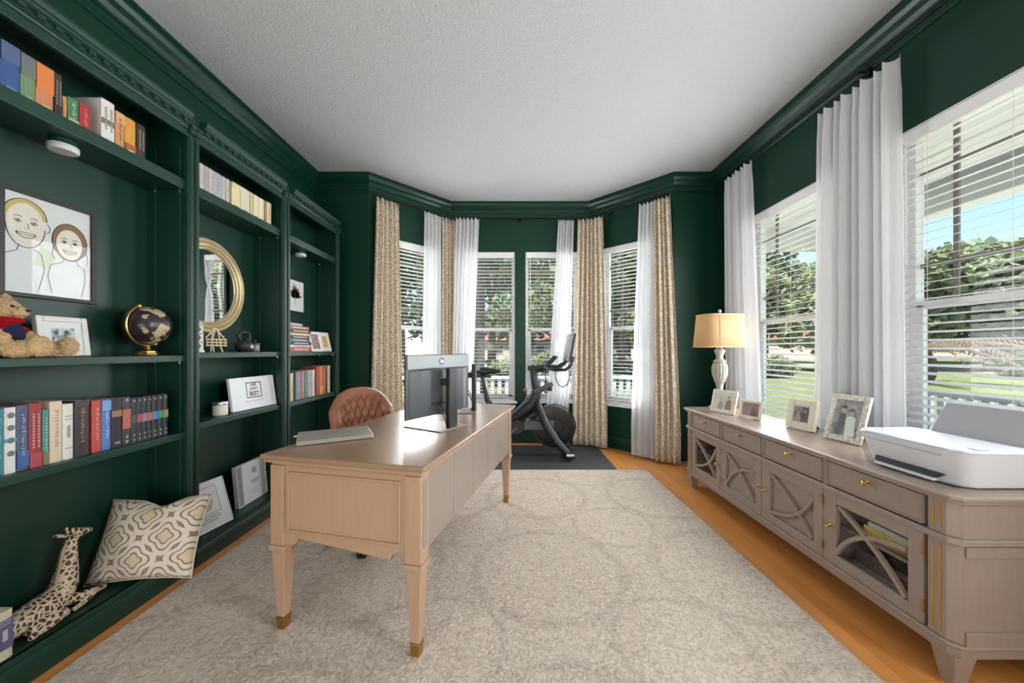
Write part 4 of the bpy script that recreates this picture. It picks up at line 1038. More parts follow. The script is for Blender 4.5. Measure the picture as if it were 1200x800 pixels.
# white sign on the lower middle shelf
XSg = -1.835
ya_, yb_ = yat(272,XSg), yat(319,XSg)
sgn = photo_frame('framed_sign', 'white framed print with black and pink script on the lower middle shelf', (XSg+.02, (ya_+yb_)/2, .7875), R(-4), yb_-ya_, .222, .006, M['bright_card'], M['bright_card'], .02, 8, 0, None, easel=False, cat='sign')
Ws = yb_-ya_
mb = MB(); q0, q1, z0_, z1_ = -.062, .072, .075, .185
for a, b, c, d in ((q0,q0+.006,z0_,z1_),(q1-.006,q1,z0_,z1_),(q0,q1,z0_,z0_+.006),(q0,q1,z1_-.006,z1_)): mb.b(-.0052,-.0046,a,b,c,d)
for k in range(9): mb.b(-.0052,-.0046,-.09+k*.02,-.075+k*.02,.052,.0545)
mb.build('border_print', M['ink'], sgn)
text('print_lettering', 'your', .034, plain('pink_ink', rgb(196,70,96), .7), sgn, (-.0046,.0,.142), (PI/2,0,PI/2), .0002, shear=.3, bold=.0009)
text('print_lettering', 'LIVE', .026, M['ink'], sgn, (-.0046,.0,.166), (PI/2,0,PI/2), .0002, shear=.3, bold=.0009)
text('print_lettering', 'BEST', .040, M['ink'], sgn, (-.0046,.004,.102), (PI/2,0,PI/2), .0002, bold=.0009)
# white books / prints on the deck of the middle unit
wb = photo_frame('photo_book', 'white photo book leaning by the upright with a round picture on its cover', (-1.795, 2.155, DECK+.0005), R(-8), .27, .285, .004, M['bright_card'], M['bright_card'], .022, 17, 0, None, easel=False, cat='book', group='white photo books on the bottom deck')
mb = MB().prism(ovalpts(-.01,.165,.05,.058), 'x', -.0052, -.0046); mb.build('cover_picture', M['photo_family'], wb)
mb = MB()
for k, L in enumerate((.15,.17,.12)): mb.b(-.0052,-.0046,-.01-L/2,-.01+L/2,.075-k*.014,.080-k*.014)
for a, b, c, d in ((-.095,-.092,.09,.25),(.077,.080,.09,.25),(-.095,.08,.247,.25),(-.095,.08,.09,.093)): mb.b(-.0052,-.0046,a,b,c,d)
mb.build('cover_print', M['printer_grey'], wb)
wb2 = photo_frame('photo_book', 'white square photo book standing upright beside the desk corner', (-1.86, 2.59, DECK+.0005), R(2), .30, .28, .004, M['bright_card'], M['bright_card'], .03, 5, 0, None, easel=False, cat='book', group='white photo books on the bottom deck')
MB().b(-.0052,-.0046,-.142,-.095,.006,.274).build('cover_band', M['printer_grey'], wb2)
MB().prism(ovalpts(.03,.212,.026,.024), 'x', -.0052, -.0046).build('cover_picture', M['photo_family'], wb2)
mb = MB().prism(ovalpts(.03,.15,.045,.036,20,PI,2*PI), 'x', -.0052, -.0047)
for k, L in enumerate((.13,.09)): mb.b(-.0052,-.0046,.03-L/2,.03+L/2,.075-k*.016,.080-k*.016)
mb.build('cover_print', M['silver_frame'], wb2)
# right unit: leaf picture and two cards
yl0, yl1 = yat(336.4,BB), yat(357,BB)
lp = photo_frame('leaf_picture', 'white picture of a brown dried leaf on the right bookcase back', (BB+.028, 3.245, 1.545), 0, .27, .29, .008, M['black_frame'], M['white_card'], .022, 0, 0, None, easel=False, cat='picture')
lf = MB(); rnd = random.Random(4)
lf.tube([(-.0048,-.005,.07),(-.0048,.0,.12),(-.0048,.005,.20)], [.0022,.0018,.001], 5)
for k in range(16):
    a = R(-75+150*k/15); L = .125*(.75+.4*rnd.random())*(1 if abs(a) < 1 else .8)
    c = Vector((-.0048, .0, .125)); d = Vector((0, math.sin(a), math.cos(a)))
    n_ = Vector((0, d.z, -d.y)); b = .016
    v = [lf.bm.verts.new(p) for p in (c, c+d*L*.5+n_*b, c+d*L, c+d*L*.5-n_*b)]; lf.bm.faces.new(v)
lf.build('pressed_leaf', plain('dried_leaf', rgb(150,112,84), .8, var=.3), lp)
photo_frame('greeting_card', 'white greeting card with a dark photo beside the flat book stack', (-1.775, 3.275, 1.1865), R(-10), .14, .185, .012, M['white_card'], M['photo_small'], .004, 14, .012, M['white_card'], easel=False, cat='card', group='cards on the right bookcase shelf')
photo_frame('greeting_card', 'cream greeting card with gold lettering at the right end of the shelf', (-1.80, 3.488, 1.1865), R(-10), .145, .19, .012, M['cream_frame'], plain('gold_print', rgb(190,160,96), .6, var=.5, scale=90), .004, 14, .026, M['white_card'], easel=False, cat='card', group='cards on the right bookcase shelf')
# ------------------------------------------------------------------ rug and mat
rg_ = empty('area_rug', (-.17, 1.62, .0005), 0, 'large pale beige area rug with faded circles under the desk', 'rug')
MB().b(-1.5, 1.5, -1.94, 1.94, 0, .013).build('pile', M['rug'], rg_, .005)
for sx in (-1, 1): MB().b(sx*1.5-.006, sx*1.5+.006, -1.945, 1.945, 0, .011).build('side_binding', M['rug_edge'], rg_, .003)
for sy in (-1, 1): MB().b(-1.5, 1.5, sy*1.94-.006, sy*1.94+.006, 0, .011).build('end_binding', M['rug_edge'], rg_, .003)
mt = MB().prism([(-.62,-.44),(-.60,-.46),(.60,-.46),(.62,-.44),(.62,.44),(.60,.46),(-.60,.46),(-.62,.44)], 'z', 0, .007).build('exercise_mat', M['rubber'], loc=(.43, 4.04, .0005))
tag(mt, 'black rubber floor mat under the exercise bike', 'mat')
# ------------------------------------------------------------------ desk
TH = R(-13)
RG = .0137
desk = empty('writing_desk', (-.325, 1.326, RG), TH, 'washed oak writing desk with tapered brass-capped legs on the rug', 'desk')
DW, DL, DH = .75, 1.57, .765-RG
tp = [(-DW,0),(-DW,DL),(0,DL),(0,0)]
mb = MB(); mb.b(-DW, 0, 0, DL, DH-.022, DH).build('top', M['desk_top'], desk, .008, seg=4)
MB().b(-DW+.012, -.012, .012, DL-.012, DH-.036, DH-.0225).build('top_moulding', M['desk'], desk, .006, seg=3)
bz = .395; uz = DH-.0365
MB().b(-DW+.03, -.03, .035, DL-.035, uz-.012, uz).build('carcass_top', M['desk'], desk)
legs = [(-.062, .062), (-DW+.062, .062), (-.062, DL-.062), (-DW+.062, DL-.062)]
for (x, y) in legs:
    p = MB().b(x-.034, x+.034, y-.034, y+.034, .365, uz-.0125).build('corner_post', M['desk'], desk, .003)
    sx = 1 if x > -.3 else -1; sy = -1 if y < .5 else 1
    MB().b(x-.018, x+.018, y+sy*.034, y+sy*.0355, .42, uz-.03).build('post_panel', M['desk'], p, .001)
    MB().b(x+sx*.034, x+sx*.0355, y-.018, y+.018, .42, uz-.03).build('post_panel', M['desk_face'], p, .001)
    MB().b(x-.040, x+.040, y-.040, y+.040, .345, .3645).b(x-.036, x+.036, y-.036, y+.036, .335, .345).build('collar', M['desk'], desk, .004)
    lg = MB().frustum((x, y, .052), (.036, .036), (x, y, .335), (.062, .062)).build('leg', M['desk'], desk, .003)
    MB().frustum((x, y, .0), (.034, .034), (x, y, .048), (.040, .040)).b(x-.0215, x+.0215, y-.0215, y+.0215, .048, .0515).build('foot_cap', M['brass'], lg, .002)
def end_panel(y, sy):
    x0, x1 = -DW+.096, -.096
    out = [(x0, uz-.0125),(x0, .366),(x0+.02, .368)]
    for k in range(9): a = PI/2*k/8; out.append((x0+.02+.045*math.sin(a), .368+.034*(1-math.cos(a))))
    for k in range(9): a = PI/2*k/8; out.append((x1-.02-.045*math.cos(a), .402-.034*(1-math.cos(PI/2-a))))
    out += [(x1-.02,.368),(x1,.366),(x1,uz-.0125)]
    MB().prism(out, 'y', y-.011, y+.011).build('end_panel', M['desk'], desk, .001)
    f = MB(); ys = y+sy*.0112; w = .008
    a0, a1, z0, z1 = x0+.018, x1-.018, .43, uz-.035
    for b0, b1, c0, c1 in ((a0,a1,z1-w,z1),(a0,a1,z0,z0+w),(a0,a0+w,z0+w,z1-w),(a1-w,a1,z0+w,z1-w)): f.b(b0, b1, ys, ys+sy*.008, c0, c1)
    f.build('panel_moulding', M['desk'], desk, .002)
end_panel(.045, -1); end_panel(DL-.045, 1)
# modesty front of broad boards
y0, y1 = .097, DL-.097; nb = 5
for i in range(nb):
    a = y0+(y1-y0)*i/nb; b = y0+(y1-y0)*(i+1)/nb
    MB().b(-.056, -.036, a+.0008, b-.0008, bz, uz-.0125).build('front_board', M['desk_face'], desk, .0012)
MB().b(-.0362, -.033, y0, y0+.012, bz, uz-.02).build('front_bead', M['desk_face'], desk, .001)
# kneehole side: pedestals of two drawers each and a shallow middle drawer
for (a, b, rows) in ((.10, .46, ((.40,.545),(.55,uz-.02))), (DL-.46, DL-.10, ((.40,.545),(.55,uz-.02))), (.49, DL-.49, ((.62,uz-.02),))):
    MB().b(-DW+.06, -.058, a-.012, b+.012, rows[0][0]-.006, uz-.0125).build('pedestal' if len(rows) > 1 else 'drawer_case', M['desk'], desk, .002)
    for (c, d) in rows:
        dd = MB().b(-DW+.035, -DW+.0595, a, b, c, d).build('drawer', M['desk'], desk, .003)
        MB().tube([(-DW+.03,(a+b)/2-.05,(c+d)/2),(-DW+.012,(a+b)/2-.04,(c+d)/2),(-DW+.012,(a+b)/2+.04,(c+d)/2),(-DW+.03,(a+b)/2+.05,(c+d)/2)], .004, 8).build('pull', M['brass'], dd, smooth=True)
DT = .7655   # desk top height
# ------------------------------------------------------------------ laptop
lt = empty('laptop', (-.885, 1.795, DT), R(29), 'closed silver grey laptop lying on the near end of the desk', 'laptop')
w, d = .33, .235
MB().b(-w/2, w/2, -d/2, d/2, .002, .010).build('base', M['laptop'], lt, .004, seg=3)
MB().b(-w/2, w/2, -d/2, d/2, .0112, .018).build('lid', M['laptop'], lt, .004, seg=3)
MB().b(-w/2+.02, w/2-.02, d/2-.012, d/2+.001, .008, .0125).build('hinge', M['charcoal'], lt)
for sx in (-1, 1): MB().b(sx*.12-.02, sx*.12+.02, -.09, .09, 0, .0025).build('rubber_foot', M['black'], lt)
text('logo', 'hp', .028, M['silver'], lt, (.0, .0, .0182), (0, 0, 0), .0002, shear=.25)
MB().b(-w/2-.016, -w/2+.001, d/2-.05, d/2-.036, .004, .010).build('usb_dongle', M['white_card'], lt, .001)
# ------------------------------------------------------------------ monitors
M['stand_base'] = plain('monitor_base_metal', rgb(150,140,130), .45, .3, var=.03)
def monitor(label, x, y, rz, colx, coly, crz, base_label=None):
    """screen faces local -x; back faces +x"""
    r = empty('monitor', (x, y, DT), rz, label, 'monitor', 'two monitors on the desk')
    w, h, zb = .52, .335, .075
    MB().b(-.014, .0, -w/2, w/2, zb, zb+h).build('display_shell', M['mon_back'], r, .003)
    MB().b(-.0150, -.0138, -w/2+.006, w/2-.006, zb+.012, zb+h-.006).build('screen', M['screen'], r)
    MB().b(.0005, .010, -w/2+.004, w/2-.004, zb+h-.078, zb+h-.002).build('upper_band', M['mon_silver'], r, .004)
    MB().prism([(.0005,-w/2+.02),(.026,-w/2+.085),(.026,w/2-.085),(.0005,w/2-.02)], 'z', zb+.006, zb+h-.082).build('back_housing', M['mon_back'], r, .004)
    lg = MB().lathe([(.0,0),(.021,0),(.021,.0014),(.0,.0014)], n=28, mat=Matrix.Translation((.0102, .0, zb+h-.038)) @ RM, capped=False).build('logo_disc', M['mon_back'], r)
    text('logo', 'hp', .026, M['silver'], lg, (.0120, .0, zb+h-.037), (PI/2, 0, PI/2), .0002, shear=.25)
    MB().b(.0265, .062, -.032, .032, zb+.165, zb+.20).tube([(.03,0,zb+.18),(.075,0,zb+.18)], .020, 14).build('mount_arm', M['black'], r, .003)
    MB().b(.066, .096, -.034, .034, .006, .335).build('stand_column', M['black'], r, .005)
    MB().b(-.175, .098, -.115, .115, 0, .0055).build('stand_base', M['stand_base'], r, .003)
    MB().b(.0265, .0285, -.10, .10, zb+.062, zb+.075).build('port_row', M['black'], r)
    for k, (ya, yb, sg, ex) in enumerate(((-.07,-.02,.075,.11),(-.05,.01,.05,.09),(.05,.03,.04,.10))):
        pts = []
        for i in range(13):
            s = i/12; pts.append((.034+.03*math.sin(s*PI)-.0*s+(.024*s), ya+(yb-ya)*s, zb+.066-(zb+.055)*math.sin(s*PI*.62)/math.sin(PI*.62)*s**.3+.0))
        pts[-1] = (pts[-1][0], pts[-1][1], .012)
        for i in range(13): pts[i] = (pts[i][0], pts[i][1], max(.010, pts[i][2]))
        MB().tube(pts, .003, 6).build('cable', M['black'], r, smooth='all')
    return r
monitor('nearer monitor on the desk with its grey back and logo turned to the room', -.405, 2.03, R(-30), 0, 0, 0)
monitor('farther monitor on the desk seen almost edge-on behind the first', -.352, 2.56, R(2), 0, 0, 0)
# ------------------------------------------------------------------ leather office chair
ch = empty('office_chair', (-.845, 2.33, RG), 0, 'brown leather office chair with a diamond quilted back behind the desk', 'chair')
cx_ = MB().tube([(0,0,.09),(0,0,.26)], .028, 16).tube([(0,0,.24),(0,0,.41)], .019, 16).build('gas_column', M['charcoal'], ch, smooth=True)
for k in range(5):
    a = R(-92)+2*PI*k/5; c, s = math.cos(a), math.sin(a)
    lg = MB().tube([(.03*c,.03*s,.10),(.16*c,.16*s,.092),(.285*c,.285*s,.075)], [.024,.02,.015], 8).build('base_leg', M['black'], ch, smooth=True)
    cm = MB()
    for q in (-1, 1):
        cm.lathe([(.0,-.009),(.024,-.009),(.027,-.005),(.027,.005),(.024,.009),(.0,.009)], n=20, mat=Matrix.Translation((.285*c-s*.014*q, .285*s+c*.014*q, .0275)) @ Matrix.Rotation(a, 4, 'Z') @ Matrix.Rotation(PI/2, 4, 'X'), capped=False)
    cm.tube([(.285*c,.285*s,.028),(.285*c,.285*s,.075)], .008, 8)
    cm.tube([(.285*c-s*.015,.285*s+c*.015,.0275),(.285*c+s*.015,.285*s-c*.015,.0275)], .006, 8)
    cm.build('caster', M['blackgloss'], lg, smooth=True)
FA = math.atan2(-.62, .78)      # direction the chair faces
fr_ = Matrix.Rotation(FA, 4, 'Z')
mb = MB(); mb.box((.02,0,.445), (.46,.46,.075)); mb.xf(fr_)
o = mb.build('seat', M['leather'], ch, .03, smooth=True, seg=5)
mb = MB(); mb.box((0,0,.408),(.22,.16,.02)); mb.xf(fr_); mb.build('tilt_plate', M['black'], ch, .004)
# backrest: curved shell, quilted on its front
bw_, bh_ = .49, .44; NU, NV = 96, 64
def back_pt(u, v, off):
    """u -1..1 across, v 0..1 up; off outward from the sitter (front negative)"""
    ang = u*R(58); Rr = .255
    hz = bh_*(1 - .34*abs(u)**2.6)         # top edge drops to the wings
    narrow = 1-.10*(1-v)**2
    x = -.235 - (Rr*(math.cos(ang)-1)*-1)*-1*.62 - .07*v - off*math.cos(ang*.8)
    y = Rr*1.02*math.sin(ang)*narrow - off*math.sin(ang*.8)*-1
    return Vector((x, y, .485 + hz*v))
mb = MB(); G = []
for j in range(NV+1):
    rowv = []
    for i in range(NU+1):
        u = 2*i/NU-1; v = j/NV
        edge = min(1, min(1-abs(u), .9*(1-v), v+.05)/.10); edge = max(0, edge)
        puff = .030*math.sqrt(max(0, 1-(1-edge)**2))
        a = (u*4.6+v*3.4); b = (u*4.6-v*3.4)
        if abs(u) < .74 and .06 < v < .86:
            da = abs(a-round(a)); db = abs(b-round(b)); m_ = min(da, db)
            puff += .019*(min(1, m_/.30)**.55) - .013
        rowv.append(mb.bm.verts.new(fr_ @ back_pt(u, v, -puff)))
    G.append(rowv)
B = [[mb.bm.verts.new(fr_ @ back_pt(2*i/NU-1, j/NV, .022*math.sqrt(max(0, 1-(1-min(1, min(1-abs(2*i/NU-1), 1-j/NV, j/NV+.05)/.08))**2)))) for i in range(NU+1)] for j in range(NV+1)]
for j in range(NV):
    for i in range(NU):
        mb.bm.faces.new((G[j][i], G[j][i+1], G[j+1][i+1], G[j+1][i])); mb.bm.faces.new((B[j][i+1], B[j][i], B[j+1][i], B[j+1][i+1]))
for j in range(NV):
    mb.bm.faces.new((G[j][0], G[j+1][0], B[j+1][0], B[j][0])); mb.bm.faces.new((G[j][NU], B[j][NU], B[j+1][NU], G[j+1][NU]))
for i in range(NU):
    mb.bm.faces.new((G[NV][i], G[NV][i+1], B[NV][i+1], B[NV][i])); mb.bm.faces.new((G[0][i], B[0][i], B[0][i+1], G[0][i+1]))
bk = mb.build('backrest', M['leather'], ch, smooth='all')
st = MB()
def seam(fn):
    pts = []
    for k in range(25):
        u, v = fn(k/24)
        if abs(u) <= .74 and .06 <= v <= .86: pts.append(fr_ @ back_pt(u, v, -.0205))
    if len(pts) > 2: st.tube(pts, .0030, 5)
for n_ in range(-8, 9):
    seam(lambda s, n_=n_: ((n_-3.4*(s))/4.6, s)); seam(lambda s, n_=n_: ((n_+3.4*(s))/4.6, s))
st.build('quilt_stitching', M['thread'], bk)
for s in (-1, 1):
    MB().tube([fr_ @ Vector(p) for p in ((-.16,.20*s,.44),(-.25,.17*s,.50),(-.29,.15*s,.60))], .012, 8).build('back_bracket', M['black'], ch, smooth=True)
# ------------------------------------------------------------------ exercise bike
bk = empty('exercise_bike', (.12, 4.10, .0075), 0, 'black exercise bike with a screen and red knob standing on the black mat', 'exercise bike')
MB().tube([(.50,-.25,.045),(.50,.25,.045)], .030, 12).ell((.50,-.25,.045),(.035,.03,.035)).ell((.50,.25,.045),(.035,.03,.035)).build('front_stabilizer', M['charcoal'], bk, smooth=True)
for s in (-1, 1): MB().lathe([(.028,-.012),(.034,-.006),(.034,.006),(.028,.012)], n=20, mat=Matrix.Translation((.535,s*.20,.035)) @ Matrix.Rotation(PI/2,4,'X')).build('transport_wheel', M['black'], bk, smooth=True)
MB().b(.462,.545,-.285,-.252,.055,.075).build('foot_plate', M['silver_frame'], bk, .006)
MB().tube([(-.62,-.25,.04),(-.62,.25,.04)], .028, 12).build('rear_stabilizer', M['charcoal'], bk, smooth=True)
for s in (-1, 1):
    MB().tube([(.17,s*.075,.58),(.26,s*.12,.36),(.37,s*.17,.19),(.49,s*.215,.07)], [.040,.048,.044,.032], 10).build('front_leg', M['charcoal'], bk, smooth=True)
MB().lathe([(.0,-.016),(.10,-.016),(.105,-.03),(.195,-.03),(.222,-.024),(.222,.024),(.195,.03),(.105,.03),(.10,.016),(.0,.016)], n=56, mat=Matrix.Translation((.36,0,.33)) @ Matrix.Rotation(PI/2,4,'X'), capped=False).build('flywheel', M['blackgloss'], bk, smooth=True)
fl = MB().lathe([(.235,-.045),(.245,-.045),(.245,.045),(.235,.045),(.235,-.045)], n=56, mat=Matrix.Translation((.36,0,.33)) @ Matrix.Rotation(PI/2,4,'X'), capped=False).build('flywheel_guard', M['black'], bk, smooth=True)
MB().tube([(.14,0,.80),(.165,0,.70),(.10,0,.58),(-.05,0,.46),(-.22,0,.33),(-.42,0,.17),(-.62,0,.05)], [.040,.062,.076,.064,.055,.046,.036], 12).build('main_frame', M['charcoal'], bk, smooth=True)
MB().tube([(.14,0,.47),(.0,0,.37),(-.16,0,.33),(-.30,0,.44),(-.40,0,.60)], [.040,.045,.05,.045,.040], 12).build('rear_frame', M['charcoal'], bk, smooth=True)
MB().tube([(-.40,0,.60),(-.44,0,.78),(-.46,0,.88)], [.032,.024,.022], 10).build('seat_post', M['charcoal'], bk, smooth=True)
MB().tube([(-.56,0,.89),(-.36,0,.89)], .018, 8).build('seat_slider', M['frame_grey'], bk, smooth=True)
sp = []
mb = MB()
mb.ell((-.50,0,.945),(.10,.085,.03)).tube([(-.48,0,.945),(-.38,0,.952),(-.27,0,.948)], [.06,.035,.022], 12).ell((-.27,0,.948),(.025,.022,.020))
o = mb.build('saddle', M['black'], bk, smooth='all'); rm = o.modifiers.new('skin','REMESH'); rm.mode='VOXEL'; rm.voxel_size=.008; rm.use_smooth_shade=True
MB().tube([(.02,0,.385),(.10,-.0,.36),(.36,0,.33)], [.07,.06,.03], 10).b(.0,.36,-.065,-.03,.28,.40).build('belt_guard', M['frame_grey'], bk, .02, smooth=True)
cr = MB().lathe([(.0,-.02),(.075,-.02),(.08,0),(.075,.02),(.0,.02)], n=32, mat=Matrix.Translation((-.06,-.075,.33)) @ Matrix.Rotation(PI/2,4,'X'), capped=False).build('crank_disc', M['charcoal'], bk, smooth=True)
for s, dx, dz in ((-1,-.115,-.12),(1,.115,.12)):
    MB().tube([(-.06,s*.10,.33),(-.06+dx,s*.115,.33+dz)], .013, 8).build('crank_arm', M['frame_grey'], bk, smooth=True)
    pd = MB().b(-.06+dx-.05,-.06+dx+.05,s*.17-.045,s*.17+.045,.33+dz-.012,.33+dz+.012).build('pedal', M['black'], bk, .006)
    MB().b(-.06+dx-.02,-.06+dx+.03,s*.17-.03,s*.17+.03,.33+dz+.0125,.33+dz+.017).build('cleat_pad', M['red'], pd, .002)
MB().ell((.205,-.075,.485),(.034,.022,.022)).build('red_badge', M['red'], bk, smooth='all')
MB().tube([(.055,-.01,.60),(.035,-.02,.72)], .007, 8).build('resistance_stem', M['charcoal'], bk, smooth=True)
MB().ell((.032,-.022,.735),(.022,.022,.022)).build('resistance_knob', M['red'], bk, smooth='all')
MB().tube([(.165,0,.70),(.13,0,.88),(.115,0,.97),(.10,0,.985)], [.054,.046,.040,.028], 12).build('head_post', M['charcoal'], bk, smooth=True)
MB().tube([(.06,0,.985),(.16,0,.985),(.28,0,.99),(.40,0,1.00)], [.026,.034,.032,.024], 10).build('handlebar_stem', M['charcoal'], bk, smooth=True)
for s in (-1, 1):
    MB().tube([(.24,s*.02,.99),(.28,s*.14,.985),(.36,s*.22,.975),(.46,s*.235,.98),(.52,s*.225,1.03),(.545,s*.215,1.12)], .017, 10).build('handlebar', M['black'], bk, smooth=True)
    MB().tube([(.26,s*.07,.99),(.31,s*.08,1.05),(.38,s*.08,1.12)], [.018,.019,.017], 10).build('grip', M['black'], bk, smooth=True)
MB().tube([(.40,0,1.0),(.50,0,1.06),(.53,0,1.17)], .020, 10).build('screen_arm', M['black'], bk, smooth=True)
sb = Matrix.Translation((.53,0,1.215)) @ Matrix.Rotation(R(10),4,'Y')
sc_ = MB().box((0,0,0),(.022,.53,.315)).xf(sb).build('touch_screen', M['black'], bk, .006)
MB().box((-.0125,0,0),(.002,.50,.285)).xf(sb).build('display_glass', M['screen'], sc_)
for s in (-1,1):
    MB().tube([(.30,s*.13,.80),(.30,s*.13,.74)], .03, 12).build('weight', M['black'], bk, smooth=True)
MB().tube([(.14,-.08,.72),(.30,-.13,.80),(.33,-.13,.82)], [.03,.035,.02], 10).build('bottle_holder', M['frame_grey'], bk, smooth=True)
pts = [(.36,-.05,.98),(.37,-.06,.88),(.40,-.08,.80),(.45,-.10,.78),(.50,-.10,.81),(.525,-.08,.88),(.525,-.05,.97),(.525,-.03,1.05)]
MB().tube(pts, .006, 8).build('power_cable', M['black'], bk, smooth='all')
MB().tube([(.27,-.02,.97),(.26,-.04,.90),(.265,-.04,.86)], .006, 8).build('brake_cable', M['black'], bk, smooth='all')
# ------------------------------------------------------------------ sideboard
SX0, SX1, SY0, SY1, ST = 1.55, 2.0, 1.252, 3.19, .692
sbd = empty('sideboard', (0,0,0), 0, 'long grey washed sideboard with fretwork doors under the side windows', 'sideboard')
def chamf(x0, x1, y0, y1, c): return [(x0, y0+c),(x0+c, y0),(x1, y0),(x1, y1),(x0+c, y1),(x0, y1-c)]
CH = .028
MB().prism(chamf(SX0-.024, SX1+.012, SY0-.024, SY1+.024, CH), 'z', ST-.018, ST).build('top', M['side_top'], sbd, .006, seg=3)
MB().prism(chamf(SX0-.014, SX1+.006, SY0-.014, SY1+.014, CH), 'z', ST-.030, ST-.0182).build('top_moulding', M['side'], sbd, .004, seg=3)
Z = dict(b0=.118, b1=.155, d0=.165, d1=.508, r0=.515, r1=.538, w0=.545, w1=.655)
# shell: back, ends, bottom, divider
MB().b(SX1-.012, SX1, SY0+.001, SY1-.001, Z['b0'], ST-.031).build('back_panel', M['side'], sbd)
for (ya, yb, sy) in ((SY0, SY0+.018, -1), (SY1-.018, SY1, 1)):
    ep = MB().b(SX0+CH, SX1-.013, ya, yb, Z['b0']+.03, ST-.031).build('end_panel', M['side'], sbd, .001)
    ys = ya if sy < 0 else yb
    e = MB()
    x0, x1 = SX0+CH+.004, SX1-.014
    for a, b, c, d in ((x0,x1,.475,.512),(x0,x1,.165,.215),(x1-.06,x1,.215,.475)):
        e.b(a, b, ys, ys+sy*.006, c, d)
    e.build('end_frame', M['side'], ep, .001)
MB().b(SX0+.022, SX1-.013, SY0+.019, SY1-.019, Z['b0']+.03, Z['d0']).build('floor_panel', M['side'], sbd)
MB().prism(chamf(SX0-.010, SX1, SY0-.010, SY1+.010, CH), 'z', Z['b0']+.036, Z['b0']+.048).build('base_moulding', M['side'], sbd, .004)
MB().prism(chamf(SX0, SX1-.013, SY0, SY1, CH), 'z', Z['b0'], Z['b0']+.0355).build('base_rail', M['side'], sbd, .002)
MB().prism(chamf(SX0-.010, SX1, SY0-.010, SY1+.010, CH), 'z', Z['r0'], Z['r1']).build('waist_moulding', M['side'], sbd, .004)
# corner pilasters with gilt flutes
for (ya, yb, sy) in ((SY0, SY0+.10, -1), (SY1-.10, SY1, 1)):
    yc0, yc1 = (SY0+CH, SY0+.085) if sy < 0 else (SY1-.085, SY1-CH)
    for (z0, z1) in ((Z['b0']+.049, Z['r0']-.0005), (Z['r1']+.0005, ST-.031)):
        if sy < 0: pts = [(SX0, yc1),(SX0, SY0+CH),(SX0+CH, SY0+.0005),(SX0+CH, yc1)]
        else: pts = [(SX0, yc0),(SX0+CH, yc0),(SX0+CH, SY1-.0005),(SX0, SY1-CH)]
        pp = MB().prism(pts, 'z', z0, z1).build('pilaster', M['side'], sbd, .002)
        for k in (.32, .70):
            y = yc0 + (yc1-yc0)*k
            MB().b(SX0-.0012, SX0+.001, y-.0035, y+.0035, z0+.02, z1-.02).build('gilt_flute', M['gold'], pp)
    lx, ly = SX0+.042, (SY0+.042 if sy < 0 else SY1-.042)
    MB().frustum((lx+.0, ly, 0), (.042,.042), (lx, ly, Z['b0']), (.078,.078)).build('leg', M['side'], sbd, .003)
    MB().frustum((SX1-.05, ly, 0), (.042,.042), (SX1-.05, ly, Z['b0']), (.07,.088)).build('leg', M['side'], sbd, .003)
DY0, DY1 = SY0+.088, SY1-.088
pitch = (DY1-DY0)/4
def arc3(p0, p1, bulge, n=16):
    (a, b), (c, d) = p0, p1; mx_, mz = (a+c)/2, (b+d)/2; L = math.hypot(c-a, d-b); nx, nz = -(d-b)/L, (c-a)/L
    cx2, cz2 = mx_+nx*bulge*2, mz+nz*bulge*2
    return [((1-s)**2*a+2*s*(1-s)*cx2+s*s*c, (1-s)**2*b+2*s*(1-s)*cz2+s*s*d) for s in [k/n for k in range(n+1)]]
def ribbon(mb, pts, w, x0, x1, yy, zz):
    P = [Vector(p) for p in pts]; L, Rr = [], []
    for i, p in enumerate(P):
        t = (P[min(i+1,len(P)-1)]-P[max(i-1,0)]).normalized(); n_ = Vector((-t.y, t.x))*w/2
        L.append(p+n_); Rr.append(p-n_)
    out = [(yy+q.x, zz+q.y) for q in L] + [(yy+q.x, zz+q.y) for q in Rr[::-1]]
    n = len(L)
    A = [[mb.bm.verts.new((x, yy+q.x, zz+q.y)) for q in S] for x in (x0, x1) for S in (L, Rr)]
    for i in range(n-1):
        l0, r0, l1, r1 = A
        for f in ((l0[i],l0[i+1],r0[i+1],r0[i]),(l1[i+1],l1[i],r1[i],r1[i+1]),(l0[i+1],l0[i],l1[i],l1[i+1]),(r0[i],r0[i+1],r1[i+1],r1[i])): mb.bm.faces.new(f)
    for i in (0, n-1): mb.bm.faces.new((A[0][i], A[1][i], A[3][i], A[2][i]))
